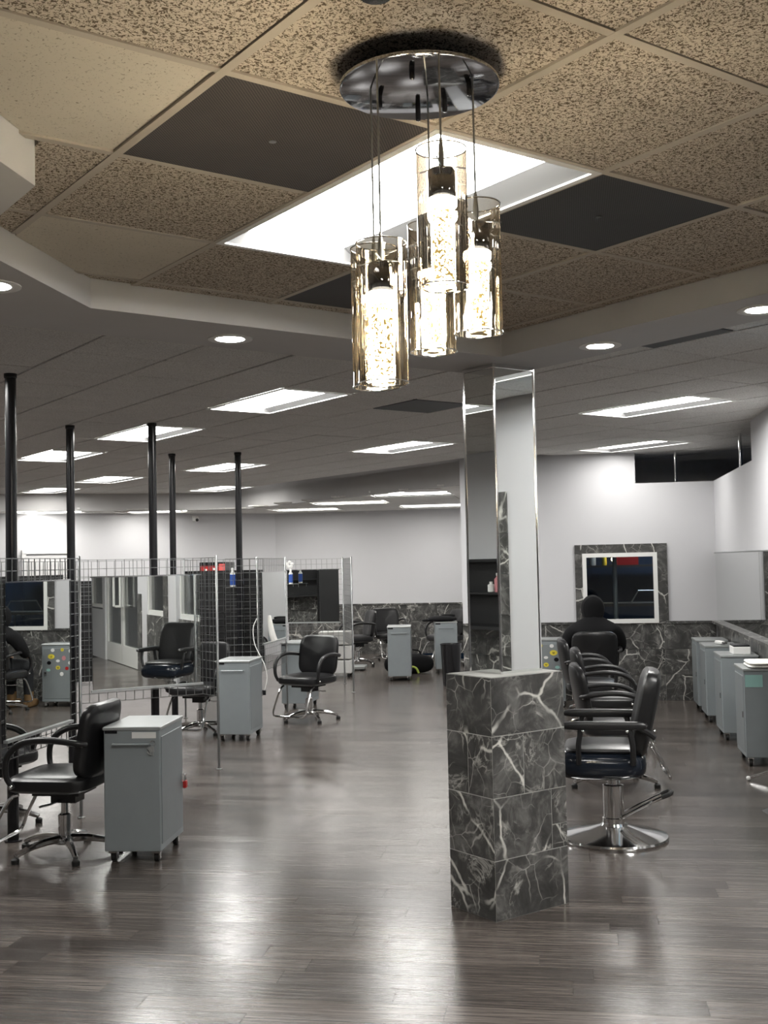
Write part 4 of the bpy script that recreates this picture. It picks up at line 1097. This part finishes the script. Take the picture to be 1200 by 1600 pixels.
for s in (-1, 1):
    sh = chain(V, E, [(s * .18, -.06, .97, .062), (s * .24, -.02, .83, .052), (s * .27, .06, .72, .044), (s * .20, .24, .68, .036), (s * .15, .33, .66, .027)], chest)
    pm = chain(V, E, [(s * .13, .39, .65, .030)], sh)
    for f in range(4):
        x = s * (.155 - f * .018); L = (.9, 1.05, 1.0, .8)[f]
        chain(V, E, [(x, .425, .655 - .002 * f, .0095), (x - s * .002, .425 + .035 * L, .640, .0088), (x - s * .004, .425 + .050 * L, .615, .0080)], pm)
    chain(V, E, [(s * .10, .40, .645, .0105), (s * .085, .43, .635, .0095)], pm)
    hp = chain(V, E, [(s * .09, .02, .56, .095), (s * .12, .40, .53, .072), (s * .12, .44, .47, .064), (s * .12, .46, .20, .046), (s * .12, .47, .09, .042), (s * .12, .56, .05, .035)], 0)
body = skin('body', V, E, M['skin'], per)
V, E = [(0, -.06, .55, .150)], []
ch = chain(V, E, [(0, -.10, .70, .150), (0, -.10, .86, .162), (0, -.07, .99, .145)], 0)
chain(V, E, [(0, -.05, 1.06, .095), (0, -.02, 1.10, .08)], ch)
for s in (-1, 1): chain(V, E, [(s * .22, -.06, .945, .098), (s * .29, -.02, .83, .088), (s * .31, .06, .72, .072), (s * .21, .24, .685, .052), (s * .16, .31, .665, .042)], ch)
skin('hoodie', V, E, M['cloth'], per)
V, E = [(0, -.05, .545, .130)], []
for s in (-1, 1): chain(V, E, [(s * .09, .02, .56, .108), (s * .12, .40, .535, .086), (s * .12, .45, .47, .078), (s * .12, .46, .20, .064), (s * .12, .465, .11, .062)], 0)
skin('trousers', V, E, M['cloth2'], per)
mb = MB(); n = 24                                           # hood: open towards the face
rings = [(-.125, .02, .045), (-.122, .075, .09), (-.10, .105, .125), (-.04, .118, .142), (.03, .118, .140), (.075, .108, .128), (.095, .098, .115)]
vs, fs = [], []
for y, rx_, rz_ in rings:
    for k in range(n):
        th = 2 * math.pi * k / n; vs.append((rx_ * math.cos(th), y, 1.175 + rz_ * math.sin(th) * (1.0 if math.sin(th) > 0 else 1.2)))
for i in range(len(rings) - 1):
    for k in range(n): fs.append((i * n + k, i * n + (k + 1) % n, (i + 1) * n + (k + 1) % n, (i + 1) * n + k))
fs.append(tuple(range(n)))
mb.add(vs, fs); hood = obj('hood', mb, M['cloth'], per, smooth=True)
md = hood.modifiers.new('solid', 'SOLIDIFY'); md.thickness = .012
for s in (-1, 1):
    obj('eye', MB().pad((s * .030, .074, 1.195), (.026, .016, .018), .9, .9, 10, 6), M['black_metal'], per, smooth=True)
    obj('boot', MB().pad((s * .12, .52, .05), (.10, .28, .10), .6, .5, 20, 10).lathe([(.058, .06), (.06, .16), (.062, .20)], 16, (s * .12, .465, 0)), M['boot'], per, smooth=True)
obj('nose', MB().pad((0, .088, 1.17), (.026, .036, .045), .9, .9, 12, 6), M['skin'], per, smooth=True)
obj('mouth', MB().pad((0, .077, 1.128), (.045, .012, .012), .9, .9, 12, 6), M['pink'], per, smooth=True)
